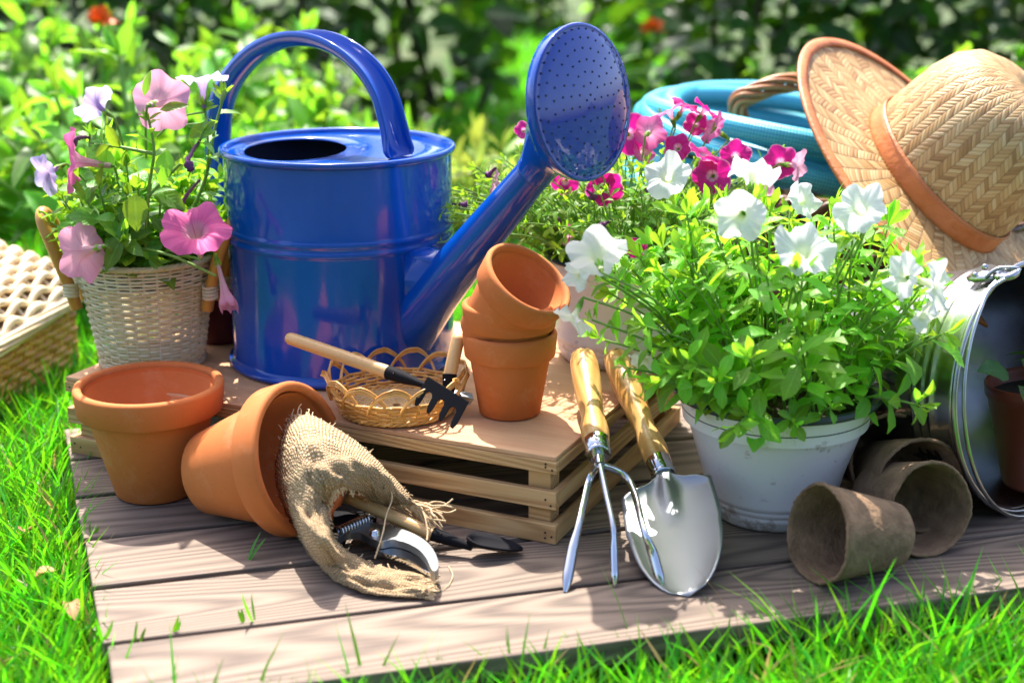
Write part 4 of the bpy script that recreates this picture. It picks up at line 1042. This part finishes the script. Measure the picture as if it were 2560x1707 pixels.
mb = MB(); mb.add([tuple(lid_pt(a_, b_)-un*.006) for b_ in (.01, .05, .1, .25) for a_ in (0, .1, .2, .3, .34, .38)], [(r*6+c, r*6+c+1, (r+1)*6+c+1, (r+1)*6+c) for r in range(3) for c in range(5)]); obj('cloth_lining', mb, m_plain('tan lining', (.34, .22, .11), .9), hw, solid=.002)

# ------------------------------------------------------------------ peat pots
mb = MB(); PR, Pr, PH = .0415, .0275, .080
def pw(r, z, th):
    return r*(1+.012*np.sin(th*3+z*40)+.008*np.sin(th*7+1)), z+np.where(z > PH*.9, .0010*np.sin(th*2+1)+.0006*np.sin(th*5+2)+.0005*np.sin(th*13+1)*np.sin(th*3), 0)
lathe(mb, [(.001, .001), (Pr-.003, .001), (Pr, .004), (Pr+(PR-Pr)*.5, PH*.5), (PR-.0008, PH-.004), (PR, PH), (PR-.0022, PH+.0003), (PR-.0034, PH-.003), (Pr+(PR-Pr)*.5-.003, PH*.5), (Pr-.003, .006), (.001, .005)], 72, wob=pw)
peat_me = mb.mesh('peat_wall', m_peat)
mb = MB(); lathe(mb, [(PR-.0010, PH-.002), (PR+.0004, PH-.0005), (PR-.0004, PH+.0010), (PR-.0024, PH+.0012), (PR-.0030, PH-.002)], 90, wob=lambda r, z, th: (r*(1+.012*np.sin(th*3+z*40)+.012*np.sin(th*31)*np.sin(th*5)), z+.0010*np.sin(th*2+1)+.0006*np.sin(th*5+2)+.0005*np.sin(th*13+1)*np.sin(th*3)+.0005*np.sin(th*37)*np.sin(th*7)))
peat_rim = mb.mesh('peat_rim', m_peat)
def peat(label, b, ax, sp):
    t = thing('peat_pot', label, 'peat pot', b, axis_rot(ax, sp), 'brown peat pots'); obj('body', peat_me, None, t); obj('torn_rim', peat_rim, None, t); return t
b, ax = lay((.2435, 1.078), math.radians(-157), PR, Pr, PH); p0 = peat('brown peat pot lying alone at the front, its mouth turned left', b+Vector((0, 0, .001)), ax, .3)
b, ax = lay((.3575, 1.123), math.radians(-70), PR, Pr, PH, .001)
names = ['front peat pot of the nested row, its open mouth facing the camera', 'second peat pot of the nested row lying behind the front one', 'third peat pot of the nested row with its rim beside the bucket', 'rearmost peat pot of the nested row half hidden behind the white pot']
offs = [(0, 0, 0), (.010, .041, .005), (.004, .085, .010), (-.010, .128, .014)]
for k in range(4):
    dup(p0, b+Vector(offs[k]), axis_rot(ax+Vector((-.10*k, 0, .02*k)), 1.1*k), names[k])

# ------------------------------------------------------------------ bucket with a pot in it
az = math.radians(-51); BR, Br, BH = .1125, .085, .20
b, ax = lay((.480, 1.232), az, BR, Br, BH)
bk = thing('galvanised_bucket', 'shiny galvanised metal bucket lying on its side at the right edge', 'bucket', b+Vector((0, 0, .002)), axis_rot(ax)); bpy.context.view_layer.update()
Bi = (Matrix.Translation(b+Vector((0, 0, .002))) @ bk.rotation_euler.to_matrix().to_4x4()).inverted()
mb = MB(); pr_ = [(.001, .004), (Br-.004, .004), (Br-.002, 0), (Br, .001), (Br+.0005, .006)]
for f in np.linspace(.06, .72, 8): pr_.append((Br+(BR-Br)*f, BH*f))
for f in (.74, .75, .76, .77, .79, .80, .81, .82, .84, .85, .86, .87, .90, .93, .96, .99): pr_.append((Br+(BR-Br)*f+(.0018 if f in (.75, .76, .80, .81, .85, .86) else 0), BH*f))
pr_ += [(BR-.0012, BH-.002), (BR-.003, BH-.006), (Br-.001, .008), (.001, .007)]
lathe(mb, pr_, 128); obj('body', mb, m_galv, bk)
mb = MB(); th = np.arange(96)*2*PI/96; tube(mb, np.stack([(BR+.0016)*np.cos(th), (BR+.0016)*np.sin(th), 0*th+BH], -1), .0029, 10, True); obj('rolled_rim', mb, m_galv, bk)
e = Bi @ PY(2497, 770, 1.245); ea = math.atan2(e.y, e.x); er = BR+.001
ec = Vector((er*math.cos(ea), er*math.sin(ea), BH-.018)); eo = Vector((math.cos(ea), math.sin(ea), 0)); et = Vector((-math.sin(ea), math.cos(ea), 0))
mb = MB(); plate(mb, [ec+et*x+Vector((0, 0, z)) for x, z in ((-.013, -.010), (.013, -.010), (.015, -.002), (.010, .010), (.006, .024), (-.006, .024), (-.010, .010), (-.015, -.002))], eo, .0035)
th = np.linspace(0, 2*PI, 22); tube(mb, [tuple(ec+eo*.003+et*(.0085*math.cos(a))+Vector((0, 0, .022+.0085*math.sin(a)))) for a in th], .0036, 8)
for s in (-1, 1): lathe_c = ec+et*(.008*s)+eo*.0038+Vector((0, 0, -.004)); mm = MB(); tube(mb, [tuple(lathe_c), tuple(lathe_c+eo*.0022), tuple(lathe_c+eo*.003)], [.003, .0026, .0008], 10)
ear = obj('ear', mb, m_galv, bk)
mb = MB(); hk = [ec+eo*.004+et*.012+Vector((0, 0, .008)), ec+eo*.009+et*.004+Vector((0, 0, .016)), ec+eo*.008-et*.002+Vector((0, 0, .026)), ec+eo*.004-et*.004+Vector((0, 0, .032))]
# which way round is down (world)
for k in range(1, 15):
    for sgn in (1,):
        a = ea+k*PI/15
        hk.append(Vector(((BR+.005)*math.cos(a), (BR+.005)*math.sin(a), BH+.012*math.sin(PI*k/15)+.001)))
tube(mb, cr(hk, 5), .0019, 8); obj('bail_wire', mb, m_galv, bk)
rp0 = Vector((.507, 1.262, .014)); rp = thing('potted_seedling', 'red brown plastic pot with a green seedling inside the lying bucket', 'potted plant', rp0, (math.radians(-4), math.radians(-5), 0))
mb = MB(); lathe(mb, [(.002, .002), (.040, .002), (.042, 0), (.0435, .003), (.0555, .086), (.0575, .087), (.058, .098), (.056, .099), (.054, .095), (.043, .01), (.002, .01)], 64); obj('pot', mb, m_redp, rp)
mb = MB(); lathe(mb, [(.001, .09), (.054, .086)], 24); obj('soil', mb, m_soil, rp)
ml, ms = MB(), MB()
for k in range(7):
    a = random.uniform(0, 6.28); b_ = Vector((.02*math.cos(a), .02*math.sin(a), .088)); e_ = b_+Vector((.025*math.cos(a), .03*math.sin(a)-.015, random.uniform(.03, .065)))
    sprig(ml, ms, arc(b_, e_, .1, 8), .0014, .0009, 6, .038, .021, 'ov', 3)
leaf(ml, (-.045, -.02, .115), (-.55, -.5, .3), (0, -.7, .7), .042, .026, .5, .2); leaf(ml, (-.03, -.04, .105), (-.3, -.8, .1), (0, -.6, .8), .04, .026, .6, .2)
obj('foliage', ml, m_bucket_leaf, rp); obj('stems', ms, m_stem, rp)

# ------------------------------------------------------------------ brown basket, hose, hat
bc = Vector((.43, 1.80, 0)); br_ = thing('brown_basket', 'dark brown wicker basket holding the coiled hose under the straw hat', 'basket', bc)
grad = lambda f: .205+.035*f
mb = MB(); weave(mb, 17, grad, .005, .205, 40, .0028, .0052, 1.0, seg=5); obj('woven_wall', mb, m_brown_wick, br_)
mb = MB(); stakes(mb, 40, grad, 0, .21, .003); lathe(mb, [(.001, .004), (.205, .004)], 40); obj('stake_frame', mb, m_brown_wick, br_)
mb = MB(); rope(mb, .242, .212, .006, 4, 26, 220); obj('braided_rim', mb, m_brown_wick, br_)
hA = PY(1845, 285, 1.73)-bc; hB = PY(1890, 232, 1.73)-bc; hC = PY(1985, 207, 1.74)-bc; hD = PY(2090, 225, 1.78)-bc; hE = Vector((.19, .05, .22))
base = Vector((-.10, -.07, .19)); pa = cr([base, hA, hB, hC, hD, hE], 10)
T_, N1, B1 = frames(pa); mb = MB()
for s in range(7):
    ph = np.linspace(0, 2.6*PI, len(pa))+s*2*PI/7
    tube(mb, pa+.009*np.cos(ph)[:, None]*N1+.009*np.sin(ph)[:, None]*B1, .0034, 7)
obj('twisted_handle', mb, m_straps, br_)
def m_hose_f():
    m, nt = M('turquoise braided hose'); sx, sy, _ = st_node(nt)
    k = 26.; a = mth(nt, 'MULTIPLY', sx, 2*PI*10); b = mth(nt, 'MULTIPLY', sy, 900.)
    h = mth(nt, 'MULTIPLY', mth(nt, 'SINE', mth(nt, 'ADD', a, b)), mth(nt, 'SINE', mth(nt, 'SUBTRACT', a, b)))
    h = mth(nt, 'MULTIPLY_ADD', h, .5, .5)
    col = ramp(nt, h, [(.15, (.02, .30, .46)), (.6, (.045, .47, .63)), (.9, (.17, .62, .74))])
    fin(nt, pbsdf(nt, col, .32, bump(nt, h, .5, .0012))); return m
m_hose = m_hose_f()
hz = Vector((.375, 1.82, .185)); mb = MB(); hp = []
for i in range(6*30):
    a = -2*PI*i/30+.5; k = i/30
    rx = .215+.012*math.sin(k*2.1)-.004*k; ry = .17+.012*math.cos(k*1.7)
    z = .006+.026*(k % 3)+.010*(k//3)*2+.020*math.sin(a+k*1.3)
    hp.append((rx*math.cos(a)-.022*math.cos(k*3), ry*math.sin(a)+.012*math.sin(k*2.3), z-.16*rx*math.cos(a)*(1 if k > 2 else .4)))
tube(mb, cr(hp, 3), .0138, 14)
hose = obj('hose', mb, m_hose, None, loc=hz); hose.name = 'garden_hose'
tag(hose, 'coiled turquoise garden hose lying in the brown basket behind the magenta petunias', 'garden hose')
# straw hat
def m_straw_f(name, band=.0135, pitch=.0054):
    m, nt = M(name); sx, sy, _ = st_node(nt)
    # chevron weave: strips slanting one way then the other in bands
    cell = mth(nt, 'DIVIDE', sx, band); fl = mth(nt, 'FLOOR', cell); fr = mth(nt, 'FRACT', cell)
    par = mth(nt, 'MODULO', mth(nt, 'ABSOLUTE', fl), 2.0)
    sgn = mth(nt, 'MULTIPLY_ADD', par, 2.0, -1.0)
    sl = mth(nt, 'ADD', sy, mth(nt, 'MULTIPLY', mth(nt, 'MULTIPLY', fr, sgn), band*.68))
    s = mth(nt, 'DIVIDE', sl, pitch); si = mth(nt, 'FLOOR', s); sf = mth(nt, 'FRACT', s)
    e1 = mth(nt, 'POWER', mth(nt, 'SINE', mth(nt, 'MULTIPLY', sf, PI)), .28); e2 = mth(nt, 'POWER', mth(nt, 'SINE', mth(nt, 'MULTIPLY', fr, PI)), .3)
    h = mth(nt, 'MULTIPLY', e1, e2)
    idv = nd(nt, 'CombineXYZ', {0: fl, 1: si, 2: 0.0}).outputs[0]; wn = nd(nt, 'TexWhiteNoise', {'Vector': idv}).outputs['Value']
    fib = noise(nt, nd(nt, 'CombineXYZ', {0: mth(nt, 'MULTIPLY', sx, 30), 1: mth(nt, 'MULTIPLY', sl, 900), 2: wn}).outputs[0], 1.0, 3)
    col = ramp(nt, mth(nt, 'ADD', mth(nt, 'MULTIPLY', wn, .7), mth(nt, 'MULTIPLY', fib, .3)), [(.1, (.30, .15, .05)), (.4, (.50, .29, .11)), (.75, (.60, .40, .18)), (1, (.70, .53, .30))])
    col = mix(nt, mth(nt, 'SUBTRACT', 1.0, mth(nt, 'MINIMUM', mth(nt, 'MULTIPLY', h, 1.55), 1.0)), col, (.16, .075, .022))
    p = pbsdf(nt, col, .5, bump(nt, mth(nt, 'ADD', h, mth(nt, 'MULTIPLY', fib, .15)), .75, .0013)); t = nd(nt, 'BsdfTranslucent', {'Color': (.5, .28, .07, 1)}).outputs[0]
    fin(nt, nd(nt, 'MixShader', {0: .14, 1: p, 2: t}).outputs[0]); return m
m_straw = m_straw_f('woven straw')
hc = PY(2328, 452, 1.555); hax = CV(.57, .58, .58)
hat = thing('straw_hat', 'woven straw sun hat with orange leather band propped on the brown basket', 'hat', hc, axis_rot(hax)); bpy.context.view_layer.update()
Hi = hat.rotation_euler.to_matrix().inverted()
dl = Hi @ CV(-.25, .75, -.45); aU = math.atan2(dl.y, dl.x)      # towards the upturned part of the brim
CRd, BRd, CHt = .092, .194, .112
def crown_r(th): return 1+.07*np.cos(2*(th-aU))
def hat_shell(prof, lift, mat, name, par, thick=.0022, n=140):
    mb = MB(); V = []; S = []; prof = np.array(prof); s = np.concatenate([[0], np.cumsum(np.hypot(*np.diff(prof, axis=0).T))])
    th = np.arange(n+1)*2*PI/n
    for (r, z), sv in zip(prof, s):
        e = np.clip((r-CRd)/(BRd-CRd), 0, 1.1); zz = z+lift*e**1.5*(.72*(.5+.5*np.cos(th-aU))**1.6+.16*(.5+.5*np.cos(2*(th-aU)))-.10)
        rr = r*crown_r(th)
        V.append(np.stack([rr*np.cos(th), rr*np.sin(th), zz], -1)); S.append(np.stack([th*CRd*1.25, np.full(n+1, sv)], -1))
    k = len(prof); m1 = n+1
    mb.addq(np.array(V).reshape(-1, 3), np.array([[i*m1+j, i*m1+j+1, (i+1)*m1+j+1, (i+1)*m1+j] for i in range(k-1) for j in range(n)]), np.array(S).reshape(-1, 2))
    return obj(name, mb, mat, par, solid=thick)
LIFT = .012
cp = [(CRd, 0), (CRd*.99, .024), (CRd*.975, .054), (CRd*.95, .084), (CRd*.88, .109), (CRd*.74, .127), (CRd*.54, .137), (CRd*.30, .141), (.002, .141)]
hat_shell(cp, 0, m_straw, 'crown', hat)
bp_ = [(CRd-.001, .001)]+[(CRd+(BRd-CRd)*f, -.010*math.sin(f*PI*.5)+.003) for f in np.linspace(.05, 1, 16)]
hat_shell(bp_, LIFT, m_straw, 'brim', hat)
ed = [(BRd-.012, -.0045), (BRd-.006, -.0048), (BRd-.0005, -.006), (BRd+.002, -.0075), (BRd-.0005, -.0092), (BRd-.008, -.0092)]
ez = [(BRd-.010, -.0035), (BRd-.004, -.0040), (BRd+.001, -.0052), (BRd+.0026, -.0072), (BRd+.001, -.0092), (BRd-.010, -.0098)]
hat_shell(ez, LIFT, m_leather, 'edge_binding', hat, .0008)
bd = hat_shell([(CRd+.0028, .001), (CRd+.0034, .006), (CRd+.0028, .012), (CRd+.002, .019), (CRd*.99+.003, .026)], 0, m_leather, 'leather_band', hat, .0012)
mb = MB(); 
for zz, rr in ((.004, CRd+.0046), (.0235, CRd+.0036)):
    for i in range(120):
        a0, a1 = 2*PI*i/120, 2*PI*(i+.55)/120
        tube(mb, [(rr*crown_r(a)*math.cos(a), rr*crown_r(a)*math.sin(a), zz) for a in (a0, (a0+a1)/2, a1)], .0005, 4)
obj('stitching', mb, m_plain('tan thread', (.45, .20, .05), .7), bd)

# ------------------------------------------------------------------ background plants
def bush(name, label, cat, x, y, H, R, nst, L, W, mleaf, shape='ov', nl=10, group=None, lean=.55, z=GZ, tip=4):
    t = thing(name, label, cat, (x, y, z), None, group); ml, ms = MB(), MB()
    for k in range(nst):
        a = random.uniform(0, 2*PI); f = math.sqrt(random.random()); r0 = R*.25*random.random()
        h = H*random.uniform(.6, 1.05)*(1-.35*f); b_ = Vector((r0*math.cos(a), r0*math.sin(a), 0)); e_ = Vector((R*f*math.cos(a), R*f*math.sin(a), h))
        sprig(ml, ms, arc(b_, e_, .12, 8), L*.035+.001, L*.02+.0007, nl, L, W, shape, tip, .15, lean+.35)
    obj('foliage', ml, mleaf, t); obj('stems', ms, m_stem, t); return t
sg = 'leafy garden plants behind the deck'
for x, y, H, R, nst, lab in ((-.90, 2.12, .40, .26, 50, 'bright sage bush at the far left edge behind the hamper'), (-.56, 2.08, .38, .22, 46, 'bright sage bush directly behind the white wicker basket'), (-.36, 2.45, .33, .20, 34, 'light green sage bush between the basket flowers and the can handle'), (-1.02, 2.75, .52, .34, 44, 'taller sage bush at the upper left corner'), (-.52, 2.8, .42, .24, 30, 'darker green sage bush at the back between the left bush and the can handle')):
    bush('sage_plant', lab, 'garden plant', x, y, H, R, nst, .118, .054, m_sage, 'ov', 8, sg)
for x, y, H, R, nst, lab in ((-.26, 2.45, .24, .20, 26, 'pale lily clump framed by the arch of the can handle'), (-.05, 2.55, .20, .18, 22, 'pale lily clump just right of the blue can'), (.14, 2.75, .17, .16, 16, 'low pale lily clump behind the watering can spout')):
    bush('lily_clump', lab, 'garden plant', x, y, H, R, nst, .13, .036, m_hosta, 'ln', 5, sg, .3)
for x, y, H, R, nst, lab in ((.92, 2.6, .40, .26, 30, 'light green leafy plant behind the crown of the hat'), (.62, 3.0, .33, .22, 24, 'light green leafy plant behind the hat brim')):
    bush('leafy_plant', lab, 'garden plant', x, y, H, R, nst, .085, .045, m_sage, 'ov', 9, sg)
def marigold(px, py, Y, hh, label):
    P = PY(px, py, Y); t = thing('marigold', label, 'flower', (P.x-.02, P.y, GZ)); q = P-Vector((P.x-.02, P.y, GZ)); mb = MB()
    tube(mb, arc((0, 0, 0), q, .05, 8), .004, 7); obj('stem', mb, m_stem, t)
    mb = MB()
    for k in range(26):
        dd = rdir(.1, 1.4); leaf(mb, q, dd, rng.normal(0, 1, 3), .032, .018, .5, .2)
    obj('bloom', mb, m_orange, t)
    mb = MB()
    for k in range(8): leaf(mb, q*random.uniform(.3, .9), rdir(-.2, .8), (0, 0, 1), .08, .02, .8, .2, 'ln')
    obj('foliage', mb, m_sage, t)
marigold(1632, 78, 3.3, .4, 'orange marigold above the hose in front of the dark hedge'); marigold(252, 58, 2.6, .4, 'orange red marigold at the upper left among the sage')
def hedge(name, label, x0, x1, y0, y1, H, n, L, mleaf, twigs=14):
    t = thing(name, label, 'hedge', ((x0+x1)/2, (y0+y1)/2, GZ)); ml, ms = MB(), MB(); cx, cy = (x0+x1)/2, (y0+y1)/2
    for k in range(n):
        x = random.uniform(x0, x1)-cx; y = random.uniform(y0, y1)-cy; z = H*random.random()**.85
        if math.sin(x*7+1)*math.sin(z*9)+math.sin(x*17+z*5)*.5 > .75: continue
        s = random.uniform(.6, 1.2); leaf(ml, (x, y, z), rdir(-.8, .6), rng.normal(0, .5, 3)+np.array([0, -.3, .8]), L*s, L*.5*s, random.uniform(.1, .9), .25)
    for k in range(twigs):
        x = random.uniform(x0, x1)-cx; y = random.uniform(y0, y1)-cy
        ms = MB(); tube(ms, cr([(x, y, 0), (x+random.uniform(-.1, .1), y, H*.4), (x+random.uniform(-.3, .3), y+random.uniform(-.2, .2), H*.95)], 4), [.014*(1-.8*i/8) for i in range(9)], 6)
        obj('branch', ms, m_twig, t)
    obj('foliage', ml, mleaf, t); return t
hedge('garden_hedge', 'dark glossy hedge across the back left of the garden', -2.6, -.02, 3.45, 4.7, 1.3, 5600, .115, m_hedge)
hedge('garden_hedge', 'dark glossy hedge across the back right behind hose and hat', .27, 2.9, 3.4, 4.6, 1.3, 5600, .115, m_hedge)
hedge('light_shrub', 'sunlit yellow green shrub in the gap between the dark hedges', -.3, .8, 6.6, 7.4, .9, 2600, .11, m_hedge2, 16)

hedge('garden_hedge', 'unseen hedge added behind the viewer to shape the fill light and the shine of the blue can', -4, 4, -3.2, -2.4, 1.8, 3400, .24, m_hedge, 20)  # added out of view: cuts sky reflections in the can, bounces green light
